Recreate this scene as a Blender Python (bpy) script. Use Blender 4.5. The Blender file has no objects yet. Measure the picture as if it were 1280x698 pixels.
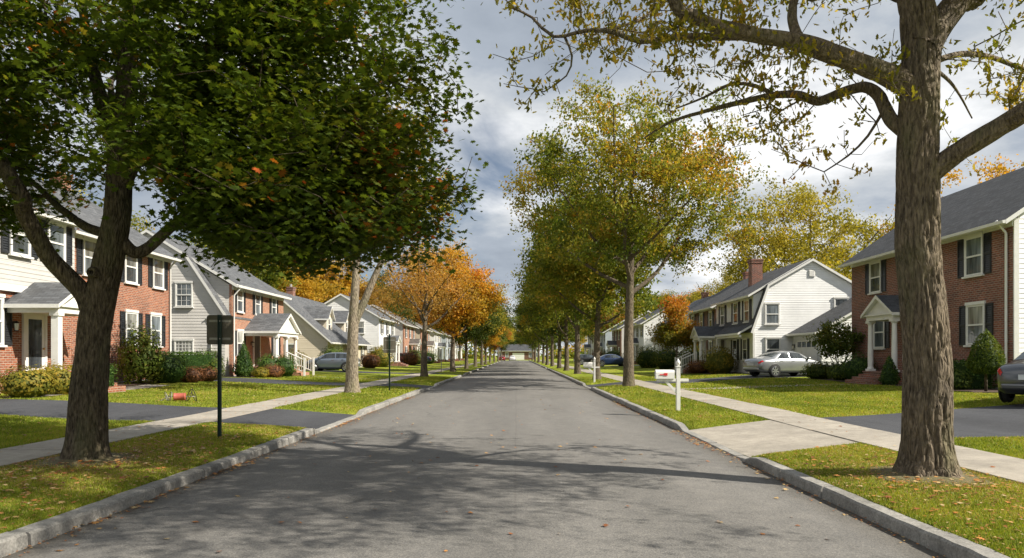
import bpy, math, random
import numpy as np
from mathutils import Vector, Matrix, noise

random.seed(11)
PI = math.pi
SC = bpy.context.scene
COL = SC.collection
F, CX, CY, EYE = 900.0, 646.0, 444.0, 1.65      # focal length, vanishing point and eye height worked out from the street

# ------------------------------------------------------------------ objects
def tag(o, label=None, cat=None, group=None, kind=None):
    if label: o['label'] = label
    if cat: o['category'] = cat
    if group: o['group'] = group
    if kind: o['kind'] = kind
    return o

def empty(name, loc, rz=0.0):
    o = bpy.data.objects.new(name, None)
    o.empty_display_size = 0.3
    o.location = loc
    o.rotation_euler = (0, 0, rz)
    COL.objects.link(o)
    return o

def copy_tree(o, parent=None):
    c = o.copy()
    COL.objects.link(c)
    if parent is not None: c.parent = parent
    for ch in list(o.children): copy_tree(ch, c)
    return c

def link(name, me, parent=None, loc=None, rz=0.0):
    o = bpy.data.objects.new(name, me)
    COL.objects.link(o)
    if parent is not None: o.parent = parent
    if loc is not None: o.location = loc
    if rz: o.rotation_euler = (0, 0, rz)
    return o

class MB:
    def __init__(s): s.v, s.f, s.m = [], [], []
    def add(s, vs, fs, mi=0):
        b = len(s.v)
        s.v += [tuple(p) for p in vs]
        s.f += [tuple(i + b for i in f) for f in fs]
        s.m += [mi] * len(fs)
        return s
    def box(s, x0, x1, y0, y1, z0, z1, mi=0):
        vs = [(x0,y0,z0),(x1,y0,z0),(x1,y1,z0),(x0,y1,z0),(x0,y0,z1),(x1,y0,z1),(x1,y1,z1),(x0,y1,z1)]
        return s.add(vs, [(0,3,2,1),(4,5,6,7),(0,1,5,4),(1,2,6,5),(2,3,7,6),(3,0,4,7)], mi)
    def prism_x(s, prof, x0, x1, mi=0, mis=None, endmi=None):
        """profile of (y, z) points, anticlockwise seen from +x, swept along x"""
        n = len(prof)
        vs = [(x0, y, z) for y, z in prof] + [(x1, y, z) for y, z in prof]
        b = len(s.v); s.v += vs
        for i in range(n):
            j = (i + 1) % n
            s.f.append((b+i, b+j, b+n+j, b+n+i)[::-1]); s.m.append(mis[i] if mis else mi)
        e = mi if endmi is None else endmi
        s.f.append(tuple(b + i for i in reversed(range(n)))); s.m.append(e)
        s.f.append(tuple(b + n + i for i in range(n))); s.m.append(e)
        return s
    def prism_y(s, prof, y0, y1, mi=0, mis=None, endmi=None):
        """profile of (x, z) points, anticlockwise seen from -y, swept along y"""
        n = len(prof)
        b = len(s.v); s.v += [(x, y0, z) for x, z in prof] + [(x, y1, z) for x, z in prof]
        for i in range(n):
            j = (i + 1) % n
            s.f.append((b+i, b+n+i, b+n+j, b+j)); s.m.append(mis[i] if mis else mi)
        e = mi if endmi is None else endmi
        s.f.append(tuple(b + i for i in range(n))); s.m.append(e)
        s.f.append(tuple(b + n + i for i in reversed(range(n)))); s.m.append(e)
        return s
    def lathe(s, prof, c=(0,0,0), n=16, mi=0, axis='z'):
        b = len(s.v)
        for r, h in prof:
            for k in range(n):
                a = 2*PI*k/n
                p = (r*math.cos(a), r*math.sin(a), h)
                if axis == 'y': p = (p[0], p[2], p[1])
                if axis == 'x': p = (p[2], p[0], p[1])
                s.v.append((c[0]+p[0], c[1]+p[1], c[2]+p[2]))
        for i in range(len(prof)-1):
            for k in range(n):
                q = (b+i*n+k, b+i*n+(k+1)%n, b+(i+1)*n+(k+1)%n, b+(i+1)*n+k)
                s.f.append(q if axis != 'y' else q[::-1]); s.m.append(mi)
        s.f.append(tuple(b+k for k in range(n))[::-1]); s.m.append(mi)
        s.f.append(tuple(b+(len(prof)-1)*n+k for k in range(n))); s.m.append(mi)
        return s
    def tube(s, pts, rad, n=8, mi=0):
        vs, fs = tube_arrays(np.array(pts, float), np.broadcast_to(np.array(rad, float), (len(pts),)), n)
        return s.add(vs, fs, mi)
    def mesh(s, name, mats, smooth=False, uv=True):
        me = bpy.data.meshes.new(name)
        me.from_pydata(s.v, [], s.f)
        for m in (mats if isinstance(mats, (list, tuple)) else [mats]): me.materials.append(m)
        me.polygons.foreach_set('material_index', s.m)
        if smooth: me.polygons.foreach_set('use_smooth', [True]*len(s.f))
        if uv:
            lay = me.uv_layers.new(name='UVMap')
            for p in me.polygons:
                n = p.normal
                t = Vector((-n.y, n.x, 0))
                if t.length < 0.05: t = Vector((1,0,0))
                t.normalize(); bt = n.cross(t)
                for li in p.loop_indices:
                    co = me.vertices[me.loops[li].vertex_index].co
                    lay.data[li].uv = (co.dot(t), co.dot(bt))
        return me
    def build(s, name, mats, parent=None, loc=None, rz=0.0, smooth=False, bevel=0.0, uv=True):
        o = link(name, s.mesh(name, mats, smooth, uv), parent, loc, rz)
        if bevel:
            b = o.modifiers.new('bevel', 'BEVEL'); b.width = bevel; b.segments = 2; b.limit_method = 'ANGLE'
        return o

def tube_arrays(P, R, k):
    n = len(P)
    T = np.gradient(P, axis=0)
    T /= np.linalg.norm(T, axis=1)[:, None] + 1e-9
    ref = np.array([1.0,0,0]) if abs(T[0][0]) < .8 else np.array([0,1.0,0])
    a = np.linspace(0, 2*PI, k, endpoint=False)
    ca, sa = np.cos(a), np.sin(a)
    u = np.cross(T[0], ref); u /= np.linalg.norm(u)
    out = np.empty((n, k, 3))
    for i in range(n):
        u = u - T[i]*np.dot(u, T[i]); u /= np.linalg.norm(u) + 1e-9
        w = np.cross(T[i], u)
        out[i] = P[i] + R[i]*(ca[:,None]*u + sa[:,None]*w)
    vs = out.reshape(-1, 3)
    fs = []
    for i in range(n-1):
        for j in range(k):
            fs.append((i*k+j, i*k+(j+1)%k, (i+1)*k+(j+1)%k, (i+1)*k+j))
    fs.append(tuple(range(k))[::-1]); fs.append(tuple((n-1)*k+j for j in range(k)))
    return vs, fs

def fast_mesh(name, V, faces_n, idx, mat, tone=None, smooth=False):
    """V n x 3; faces of faces_n corners each; idx flat"""
    me = bpy.data.meshes.new(name)
    nf = len(idx)//faces_n
    me.vertices.add(len(V)); me.vertices.foreach_set('co', np.ascontiguousarray(V, dtype=np.float32).ravel())
    me.loops.add(len(idx)); me.loops.foreach_set('vertex_index', np.ascontiguousarray(idx, dtype=np.int32))
    me.polygons.add(nf)
    me.polygons.foreach_set('loop_start', np.arange(0, len(idx), faces_n, dtype=np.int32))
    me.polygons.foreach_set('loop_total', np.full(nf, faces_n, dtype=np.int32))
    if smooth: me.polygons.foreach_set('use_smooth', np.ones(nf, dtype=bool))
    me.update(calc_edges=True)
    me.validate()
    if tone is not None:
        at = me.attributes.new('tone', 'FLOAT', 'FACE')
        at.data.foreach_set('value', np.ascontiguousarray(tone, dtype=np.float32))
    me.materials.append(mat)
    return me

# ------------------------------------------------------------------ materials
def nt(name):
    m = bpy.data.materials.new(name); m.use_nodes = True
    t = m.node_tree; b = t.nodes['Principled BSDF']
    return m, t, b

def N(t, typ, **kw):
    n = t.nodes.new(typ)
    for k, v in kw.items():
        if k in n.inputs: n.inputs[k].default_value = v
        else: setattr(n, k, v)
    return n

def ramp(t, stops, src=None, interp='LINEAR'):
    r = t.nodes.new('ShaderNodeValToRGB'); r.color_ramp.interpolation = interp
    e = r.color_ramp.elements
    while len(e) < len(stops): e.new(0.5)
    for i, (p, c) in enumerate(stops):
        e[i].position = p; e[i].color = (c[0], c[1], c[2], 1)
    if src is not None: t.links.new(src, r.inputs[0])
    return r

def bump(t, b, src, strength=0.4, dist=0.02):
    n = N(t, 'ShaderNodeBump'); n.inputs['Strength'].default_value = strength; n.inputs['Distance'].default_value = dist
    t.links.new(src, n.inputs['Height']); t.links.new(n.outputs[0], b.inputs['Normal'])
    return n

def coord(t, kind='Object', scale=None):
    tc = N(t, 'ShaderNodeTexCoord'); o = tc.outputs[kind]
    if scale is not None:
        mp = N(t, 'ShaderNodeMapping'); mp.inputs['Scale'].default_value = scale
        t.links.new(o, mp.inputs[0]); o = mp.outputs[0]
    return o

def noisen(t, vec, scale, detail=4, rough=.55):
    n = N(t, 'ShaderNodeTexNoise', Scale=scale, Detail=detail, Roughness=rough)
    t.links.new(vec, n.inputs['Vector'])
    return n

def mixc(t, a, b, fac, mode='MIX'):
    m = N(t, 'ShaderNodeMix'); m.data_type = 'RGBA'; m.blend_type = mode
    for sock, val in ((m.inputs[0], fac), (m.inputs[6], a), (m.inputs[7], b)):
        if isinstance(val, (int, float)): sock.default_value = val
        elif isinstance(val, tuple): sock.default_value = (*val[:3], 1)
        else: t.links.new(val, sock)
    return m.outputs[2]

def plain(name, col, rough=.6, metal=0.0, var=.12, scale=6.0, spec=None, bumps=0.0, coat=0.0):
    m, t, b = nt(name)
    n = noisen(t, coord(t), scale)
    c = np.array(col)
    r = ramp(t, [(.25, tuple(c*(1-var))), (.75, tuple(np.minimum(c*(1+var), 1)))], n.outputs[0])
    t.links.new(r.outputs[0], b.inputs['Base Color'])
    b.inputs['Roughness'].default_value = rough; b.inputs['Metallic'].default_value = metal
    if spec is not None: b.inputs['Specular IOR Level'].default_value = spec
    if coat: b.inputs['Coat Weight'].default_value = coat; b.inputs['Coat Roughness'].default_value = .06
    if bumps: bump(t, b, noisen(t, coord(t), scale*8, 3).outputs[0], bumps, .01)
    return m

def brick_mat(name, cols, mortar):
    m, t, b = nt(name)
    uv = coord(t, 'UV')
    br = N(t, 'ShaderNodeTexBrick', Scale=1.0)
    br.inputs['Brick Width'].default_value = .22; br.inputs['Row Height'].default_value = .078
    br.inputs['Mortar Size'].default_value = .011; br.inputs['Mortar Smooth'].default_value = .2; br.inputs['Bias'].default_value = 0.0
    br.inputs['Color1'].default_value = (*cols[0], 1); br.inputs['Color2'].default_value = (*cols[1], 1); br.inputs['Mortar'].default_value = (*mortar, 1)
    t.links.new(uv, br.inputs['Vector'])
    n = noisen(t, uv, 1.1, 5, .6)
    big = ramp(t, [(.3, (.72,.72,.72)), (.7, (1.18,1.15,1.1))], n.outputs[0])
    n2 = noisen(t, uv, 9, 3)
    sm = ramp(t, [(.3, (.75,.72,.7)), (.7, (1.2,1.2,1.2))], n2.outputs[0])
    c = mixc(t, br.outputs[0], big.outputs[0], .8, 'MULTIPLY')
    c = mixc(t, c, sm.outputs[0], .7, 'MULTIPLY')
    t.links.new(c, b.inputs['Base Color']); b.inputs['Roughness'].default_value = .88
    inv = N(t, 'ShaderNodeMath', operation='SUBTRACT'); inv.inputs[0].default_value = 1; t.links.new(br.outputs['Fac'], inv.inputs[1])
    bump(t, b, inv.outputs[0], .6, .012)
    return m

def siding_mat(name, col, pitch=.14):
    m, t, b = nt(name)
    uv = coord(t, 'UV')
    sp = N(t, 'ShaderNodeSeparateXYZ'); t.links.new(uv, sp.inputs[0])
    d = N(t, 'ShaderNodeMath', operation='DIVIDE'); t.links.new(sp.outputs[1], d.inputs[0]); d.inputs[1].default_value = pitch
    fr = N(t, 'ShaderNodeMath', operation='FRACT'); t.links.new(d.outputs[0], fr.inputs[0])
    inv = N(t, 'ShaderNodeMath', operation='SUBTRACT'); inv.inputs[0].default_value = 1; t.links.new(fr.outputs[0], inv.inputs[1])
    n = noisen(t, uv, .9, 5, .6)
    c = np.array(col)
    r = ramp(t, [(.3, tuple(c*.88)), (.7, tuple(np.minimum(c*1.06, .9)))], n.outputs[0])
    t.links.new(r.outputs[0], b.inputs['Base Color']); b.inputs['Roughness'].default_value = .5
    bump(t, b, inv.outputs[0], .9, .03)
    return m

def shingle_mat(name, col):
    m, t, b = nt(name)
    uv = coord(t, 'UV')
    br = N(t, 'ShaderNodeTexBrick', Scale=1.0)
    br.inputs['Brick Width'].default_value = .3; br.inputs['Row Height'].default_value = .14; br.inputs['Mortar Size'].default_value = .008; br.inputs['Mortar Smooth'].default_value = .3
    c = np.array(col)
    br.inputs['Color1'].default_value = (*(c*.7), 1); br.inputs['Color2'].default_value = (*(c*1.3), 1); br.inputs['Mortar'].default_value = (*(c*.35), 1)
    t.links.new(uv, br.inputs['Vector'])
    n = noisen(t, uv, .7, 6, .65)
    big = ramp(t, [(.3, (.7,.72,.75)), (.7, (1.25,1.2,1.15))], n.outputs[0])
    g = noisen(t, uv, 60, 2)
    gr = ramp(t, [(.3, (.7,.7,.7)), (.7, (1.3,1.3,1.3))], g.outputs[0])
    cc = mixc(t, mixc(t, br.outputs[0], big.outputs[0], .9, 'MULTIPLY'), gr.outputs[0], .6, 'MULTIPLY')
    t.links.new(cc, b.inputs['Base Color']); b.inputs['Roughness'].default_value = .9
    inv = N(t, 'ShaderNodeMath', operation='SUBTRACT'); inv.inputs[0].default_value = 1; t.links.new(br.outputs['Fac'], inv.inputs[1])
    bump(t, b, inv.outputs[0], .5, .01)
    return m

def leaf_mat(name, stops, transl=.38):
    m, t, b = nt(name)
    at = N(t, 'ShaderNodeAttribute'); at.attribute_name = 'tone'
    r = ramp(t, stops, at.outputs['Fac'])
    out = t.nodes['Material Output']
    b.inputs['Roughness'].default_value = .6; b.inputs['Specular IOR Level'].default_value = .2
    t.links.new(r.outputs[0], b.inputs['Base Color'])
    tr = N(t, 'ShaderNodeBsdfTranslucent')
    bright = mixc(t, r.outputs[0], (1.5,1.35,.7), 1.0, 'MULTIPLY')
    t.links.new(bright, tr.inputs['Color'])
    mx = N(t, 'ShaderNodeMixShader'); mx.inputs[0].default_value = transl
    t.links.new(b.outputs[0], mx.inputs[1]); t.links.new(tr.outputs[0], mx.inputs[2]); t.links.new(mx.outputs[0], out.inputs[0])
    return m

def bark_mat(name, dark, light, scale=1.0):
    m, t, b = nt(name)
    v = coord(t, 'Object', (34*scale, 34*scale, 9*scale))
    n = noisen(t, v, 1.0, 6, .62)
    vo = N(t, 'ShaderNodeTexVoronoi', Scale=1.0); vo.feature = 'DISTANCE_TO_EDGE'
    wob = mixc(t, v, noisen(t, v, .7, 3).outputs['Color'], .35)
    t.links.new(wob, vo.inputs['Vector'])
    big = noisen(t, coord(t), 1.3, 4)
    moss = noisen(t, coord(t, 'Object', (1,1,.35)), 2.2, 4)
    c1 = ramp(t, [(.36, dark), (.64, light)], n.outputs[0])
    c2 = ramp(t, [(.3, (.75,.75,.75)), (.7, (1.25,1.2,1.15))], big.outputs[0])
    c = mixc(t, c1.outputs[0], c2.outputs[0], .8, 'MULTIPLY')
    mf = ramp(t, [(.52, (0,0,0)), (.72, (.55,.55,.55))], moss.outputs[0])
    c = mixc(t, c, (.12,.125,.055), mf.outputs[0])
    t.links.new(c, b.inputs['Base Color']); b.inputs['Roughness'].default_value = .92; b.inputs['Specular IOR Level'].default_value = .2
    h = N(t, 'ShaderNodeMath', operation='MULTIPLY_ADD'); t.links.new(n.outputs[0], h.inputs[0]); h.inputs[1].default_value = .8
    vr = ramp(t, [(0, (0,0,0)), (.25, (1,1,1))], vo.outputs[0]); t.links.new(vr.outputs[0], h.inputs[2])
    bump(t, b, h.outputs[0], .8, .02)
    return m

M = {}
def asphalt(name, base, patch):
    m, t, b = nt(name)
    v = coord(t)
    big = noisen(t, coord(t, 'Object', (1, .22, 1)), .8, 6, .6)
    mid = noisen(t, v, 3.5, 5, .6)
    vo = N(t, 'ShaderNodeTexVoronoi', Scale=85.0); t.links.new(v, vo.inputs['Vector'])
    fine = noisen(t, v, 120, 2)
    c = np.array(base)
    r1 = ramp(t, [(.3, tuple(c*(1-patch))), (.7, tuple(c*(1+patch)))], big.outputs[0])
    r2 = ramp(t, [(.3, (.86,.86,.87)), (.7, (1.12,1.11,1.1))], mid.outputs[0])
    r3 = ramp(t, [(0, (.55,.55,.56)), (.5, (1,1,1)), (1, (1.6,1.56,1.5))], vo.outputs['Color'])
    cc = mixc(t, mixc(t, r1.outputs[0], r2.outputs[0], .9, 'MULTIPLY'), r3.outputs[0], .75, 'MULTIPLY')
    # a few wandering hairline cracks
    wv = mixc(t, v, noisen(t, v, .9, 4).outputs['Color'], .45)
    cr = N(t, 'ShaderNodeTexVoronoi', Scale=.33); cr.feature = 'DISTANCE_TO_EDGE'; t.links.new(wv, cr.inputs['Vector'])
    crm = ramp(t, [(0, (1,1,1)), (.0035, (.6,.6,.6)), (.006, (0,0,0))], cr.outputs[0])
    gate = ramp(t, [(.5, (0,0,0)), (.62, (.6,.6,.6))], noisen(t, v, .35, 3).outputs[0])
    f = mixc(t, crm.outputs[0], gate.outputs[0], 1.0, 'MULTIPLY')
    cc = mixc(t, cc, tuple(c*.35), f)
    t.links.new(cc, b.inputs['Base Color']); b.inputs['Roughness'].default_value = .85; b.inputs['Specular IOR Level'].default_value = .3
    h = N(t, 'ShaderNodeMath', operation='ADD'); t.links.new(vo.outputs['Distance'], h.inputs[0]); t.links.new(fine.outputs[0], h.inputs[1])
    bump(t, b, h.outputs[0], .35, .006)
    return m
M['road'] = asphalt('weathered_asphalt', (.148,.143,.134), .14)
def road_marks():
    t = M['road'].node_tree; b = t.nodes['Principled BSDF']
    src = b.inputs['Base Color'].links[0].from_socket
    sp = N(t, 'ShaderNodeSeparateXYZ'); t.links.new(coord(t), sp.inputs[0])
    wob = noisen(t, coord(t, 'Object', (0,.35,0)), 1.0, 4)
    def mth(op, a, c):
        n = N(t, 'ShaderNodeMath', operation=op)
        for i, v in ((0, a), (1, c)):
            if isinstance(v, (int, float)): n.inputs[i].default_value = v
            else: t.links.new(v, n.inputs[i])
        return n.outputs[0]
    x = mth('ADD', sp.outputs[0], mth('MULTIPLY', mth('SUBTRACT', wob.outputs[0], .5), .09))
    seam = ramp(t, [(0, (.86,.855,.85)), (.010, (.91,.91,.91)), (.022, (1,1,1))], mth('ABSOLUTE', mth('ADD', x, .02), 0))
    track = mth('ABSOLUTE', mth('SUBTRACT', mth('ABSOLUTE', mth('ADD', sp.outputs[0], .34), 0), 1.75), 0)      # the paths the wheels take in each lane
    tr = ramp(t, [(0, (1.07,1.065,1.06)), (.9, (.95,.95,.95))], mth('ABSOLUTE', mth('SUBTRACT', track, .72), 0))
    edge = ramp(t, [(.0, (.72,.69,.64)), (.45, (1,1,1))], mth('MINIMUM', mth('SUBTRACT', 3.52, sp.outputs[0]), mth('ADD', sp.outputs[0], 4.2)))   # grit along the gutters
    dots = noisen(t, coord(t), .55, 3); oil = ramp(t, [(.66, (1,1,1)), (.74, (.72,.72,.72))], dots.outputs[0])
    c = src
    for m_ in (seam, tr, edge, oil): c = mixc(t, c, m_.outputs[0], 1.0, 'MULTIPLY')
    t.links.new(c, b.inputs['Base Color'])
road_marks()
M['drive'] = asphalt('driveway_asphalt', (.05,.052,.058), .25)

def concrete(name, col, spk=70, stain=.2, contrast=.3):
    m, t, b = nt(name)
    v = coord(t)
    n1 = noisen(t, v, 1.1, 6, .65); n2 = noisen(t, v, spk, 3, .7); n3 = noisen(t, v, 7, 5, .65)
    c = np.array(col)
    r1 = ramp(t, [(.3, tuple(c*(1-stain))), (.7, tuple(c*(1+stain*.6)))], n1.outputs[0])
    r2 = ramp(t, [(.3, (1-contrast,)*3), (.7, (1+contrast,)*3)], n2.outputs[0])
    r3 = ramp(t, [(.3, (1-stain,)*3), (.65, (1.08,1.08,1.07))], n3.outputs[0])
    cc = mixc(t, mixc(t, r1.outputs[0], r2.outputs[0], .7, 'MULTIPLY'), r3.outputs[0], .8, 'MULTIPLY')
    t.links.new(cc, b.inputs['Base Color']); b.inputs['Roughness'].default_value = .85
    bump(t, b, n2.outputs[0], .3, .008)
    return m
M['walk'] = concrete('sidewalk_concrete', (.335,.30,.25), stain=.26)
M['granite'] = concrete('granite', (.28,.268,.245), 45, .38, .5)
M['conc'] = concrete('foundation_concrete', (.3,.29,.27))

def lawn_mat():
    m, t, b = nt('lawn_turf')
    v = coord(t)
    n1 = noisen(t, v, .28, 5, .6); n2 = noisen(t, v, 2.2, 6, .7); n3 = noisen(t, v, 38, 3, .7)
    r1 = ramp(t, [(.32, (.145,.19,.024)), (.52, (.225,.265,.034)), (.7, (.32,.295,.056))], n1.outputs[0])
    r2 = ramp(t, [(.3, (.7,.76,.7)), (.7, (1.28,1.2,1.15))], n2.outputs[0])
    r3 = ramp(t, [(.28, (.5,.55,.45)), (.7, (1.4,1.35,1.2))], n3.outputs[0])
    cc = mixc(t, mixc(t, r1.outputs[0], r2.outputs[0], .9, 'MULTIPLY'), r3.outputs[0], .85, 'MULTIPLY')
    t.links.new(cc, b.inputs['Base Color']); b.inputs['Roughness'].default_value = .95; b.inputs['Specular IOR Level'].default_value = .1
    bump(t, b, n3.outputs[0], .8, .05)
    return m
M['lawn'] = lawn_mat()
M['mulch'] = plain('bark_mulch', (.07,.042,.026), .95, var=.5, scale=25, bumps=.8)
M['blade'] = leaf_mat('grass_blade', [(0, (.095,.14,.016)), (.45, (.235,.285,.03)), (.72, (.36,.345,.055)), (.8, (.31,.23,.09)), (1, (.41,.31,.16))], .38)
M['fallen'] = leaf_mat('fallen_leaf', [(0, (.10,.045,.022)), (.3, (.26,.095,.035)), (.52, (.44,.18,.045)), (.75, (.48,.32,.13)), (1, (.52,.43,.27))], .15)

M['brick_warm'] = brick_mat('orange_red_brick', [(.36,.115,.052), (.19,.06,.034)], (.36,.29,.23))
M['brick_red'] = brick_mat('dark_red_brick', [(.27,.085,.05), (.14,.05,.036)], (.30,.26,.22))
M['brick_brown'] = brick_mat('brown_brick', [(.19,.075,.045), (.12,.05,.035)], (.2,.17,.15))
M['brick_pale'] = brick_mat('pale_orange_brick', [(.42,.17,.088), (.29,.11,.06)], (.40,.33,.27))
M['sid_white'] = siding_mat('white_siding', (.72,.72,.71))
M['sid_ivory'] = siding_mat('ivory_siding', (.47,.455,.425))
M['sid_grey'] = siding_mat('light_grey_siding', (.52,.5,.47))
M['sid_cream'] = siding_mat('cream_siding', (.55,.48,.36))
M['sid_tan'] = siding_mat('tan_siding', (.5,.42,.32))
M['sid_blue'] = siding_mat('blue_grey_siding', (.36,.4,.44))
M['sh_grey'] = shingle_mat('grey_shingles', (.095,.1,.108))
M['sh_dark'] = shingle_mat('charcoal_shingles', (.055,.058,.064))
M['sh_brown'] = shingle_mat('brown_grey_shingles', (.10,.088,.078))
M['trim'] = plain('white_trim_paint', (.7,.69,.66), .45, var=.06)
M['trimgrey'] = plain('aged_white_paint', (.66,.65,.62), .5, var=.12, scale=12)
M['shut'] = plain('black_shutter_paint', (.018,.02,.023), .5, var=.25)
M['doorred'] = plain('dark_door_paint', (.05,.03,.028), .4)
M['doorgreen'] = plain('deep_green_door_paint', (.035,.055,.05), .4)
M['brass'] = plain('brass', (.6,.42,.15), .3, 1.0)
M['iron'] = plain('black_iron', (.02,.02,.02), .5, .4)
M['steel'] = plain('dull_galvanised_steel', (.32,.3,.27), .5, .6, var=.2, scale=9)
M['signback'] = plain('weathered_sign_back', (.13,.115,.09), .6, .3, var=.22, scale=7)
M['greenpost'] = plain('dark_green_post_paint', (.018,.045,.035), .5, .2, var=.3, scale=10)
M['red'] = plain('faded_red_plastic', (.36,.085,.055), .5, var=.25)
M['flagred'] = plain('red_flag_paint', (.6,.03,.03), .4)
M['rubber'] = plain('tyre_rubber', (.018,.018,.018), .8, var=.2)
M['alloy'] = plain('silver_alloy', (.55,.56,.57), .3, .9)
M['black'] = plain('black_plastic', (.012,.012,.013), .5)
M['chrome'] = plain('chrome', (.7,.7,.72), .15, 1.0)
M['taill'] = plain('red_lamp_lens', (.45,.012,.012), .15)
M['headl'] = plain('clear_lamp_lens', (.6,.62,.65), .1, .3)
M['plate'] = plain('number_plate', (.6,.62,.64), .4)
def paint(name, col, metal=.35, rough=.3): return plain(name, col, rough, metal, var=.05, scale=2, coat=.8)
M['p_silver'] = paint('silver_car_paint', (.27,.28,.29), .55)
M['p_bluegrey'] = paint('blue_grey_car_paint', (.16,.19,.24), .5)
M['p_charcoal'] = paint('charcoal_car_paint', (.075,.078,.085), .5)
M['p_navy'] = paint('navy_car_paint', (.02,.04,.1), .35)
M['p_maroon'] = paint('red_car_paint', (.25,.02,.025), .3)
M['p_white'] = paint('white_car_paint', (.7,.7,.7), .0)
M['p_black'] = paint('black_car_paint', (.015,.016,.018), .3)

def glass_mat(name, col, rough=.03):
    m, t, b = nt(name)
    oi = N(t, 'ShaderNodeObjectInfo')
    n = noisen(t, coord(t, 'Object', (2.2, 1, .25)), 1.7, 2)
    c = np.array(col)
    r = ramp(t, [(.35, tuple(c*.5)), (.65, tuple(c*2.2))], n.outputs[0])
    mul = ramp(t, [(0, (.5,.5,.5)), (1, (1.8,1.8,1.75))], oi.outputs['Random'])
    t.links.new(mixc(t, r.outputs[0], mul.outputs[0], 1, 'MULTIPLY'), b.inputs['Base Color'])
    b.inputs['Roughness'].default_value = rough; b.inputs['Specular IOR Level'].default_value = .8
    w = noisen(t, coord(t), 1.5, 2); bump(t, b, w.outputs[0], .06, .03)
    return m
M['pane'] = glass_mat('window_glass', (.07,.08,.09))
M['paneblind'] = glass_mat('window_glass_with_blind', (.17,.17,.16))
M['carglass'] = glass_mat('tinted_car_glass', (.02,.024,.026))
M['lampglass'] = plain('frosted_lamp_glass', (.6,.58,.5), .2)

M['bark_dark'] = bark_mat('dark_maple_bark', (.035,.027,.018), (.135,.11,.075))
M['bark_oak'] = bark_mat('ridged_oak_bark', (.075,.06,.044), (.21,.172,.125))
M['bark_pale'] = bark_mat('pale_grey_bark', (.11,.09,.068), (.34,.29,.22), .8)
M['bark_mid'] = bark_mat('grey_brown_bark', (.06,.047,.035), (.2,.165,.12), .9)

GREEN = [(0, (.033,.064,.007)), (.4, (.08,.122,.013)), (.68, (.155,.155,.018)), (.8, (.26,.19,.025)), (.9, (.42,.16,.025)), (1, (.45,.10,.02))]
M['lf_maple'] = leaf_mat('green_maple_leaves', GREEN, .45)
M['lf_oak'] = leaf_mat('yellow_green_oak_leaves', [(0, (.10,.12,.016)), (.4, (.22,.2,.028)), (.7, (.35,.26,.045)), (1, (.40,.22,.055))], .6)
M['lf_olive'] = leaf_mat('olive_autumn_leaves', [(0, (.065,.105,.013)), (.4, (.16,.19,.022)), (.65, (.28,.245,.03)), (.85, (.40,.26,.033)), (1, (.44,.19,.03))], .45)
M['lf_orange'] = leaf_mat('orange_leaves', [(0, (.15,.13,.016)), (.3, (.38,.26,.026)), (.6, (.54,.29,.028)), (1, (.52,.18,.024))], .45)
M['lf_rust'] = leaf_mat('rusty_leaves', [(0, (.18,.13,.03)), (.5, (.38,.23,.05)), (1, (.45,.22,.05))], .4)
M['lf_yellow'] = leaf_mat('yellow_leaves', [(0, (.13,.14,.02)), (.4, (.29,.265,.035)), (.75, (.43,.35,.045)), (1, (.45,.27,.035))], .45)
M['lf_golden'] = leaf_mat('golden_leaves', [(0, (.17,.13,.018)), (.4, (.38,.26,.03)), (.75, (.52,.33,.034)), (1, (.5,.22,.03))], .45)
M['lf_dark'] = leaf_mat('dark_green_leaves', [(0, (.03,.052,.01)), (.5, (.075,.11,.018)), (.8, (.15,.15,.024)), (1, (.27,.19,.035))])
M['lf_flame'] = leaf_mat('flame_leaves', [(0, (.09,.11,.016)), (.3, (.2,.18,.025)), (.6, (.40,.19,.025)), (1, (.48,.10,.03))], .45)
M['lf_shrub'] = leaf_mat('shrub_leaves', [(0, (.03,.055,.01)), (.5, (.08,.12,.018)), (1, (.16,.185,.03))], .3)
M['lf_lime'] = leaf_mat('fresh_shrub_leaves', [(0, (.05,.08,.012)), (.5, (.12,.16,.022)), (1, (.22,.22,.035))], .35)
M['lf_box'] = leaf_mat('clipped_hedge_leaves', [(0, (.022,.05,.010)), (.5, (.058,.11,.018)), (1, (.115,.175,.03))], .25)
M['lf_gold'] = leaf_mat('golden_shrub_leaves', [(0, (.09,.10,.015)), (.5, (.2,.17,.02)), (1, (.33,.22,.03))], .3)
M['lf_redsh'] = leaf_mat('red_brown_shrub_leaves', [(0, (.07,.035,.018)), (.5, (.17,.07,.03)), (1, (.26,.12,.04))], .25)

# ------------------------------------------------------------------ terrain
RL, RR = -4.2, 3.52                         # road edges (gutter lines)
KW = .17                                    # kerb width
SL0, SL1 = -6.75, -7.95                     # left pavement
SR0, SR1 = 5.75, 7.05                       # right pavement
ROAD_END = 214.0
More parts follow.
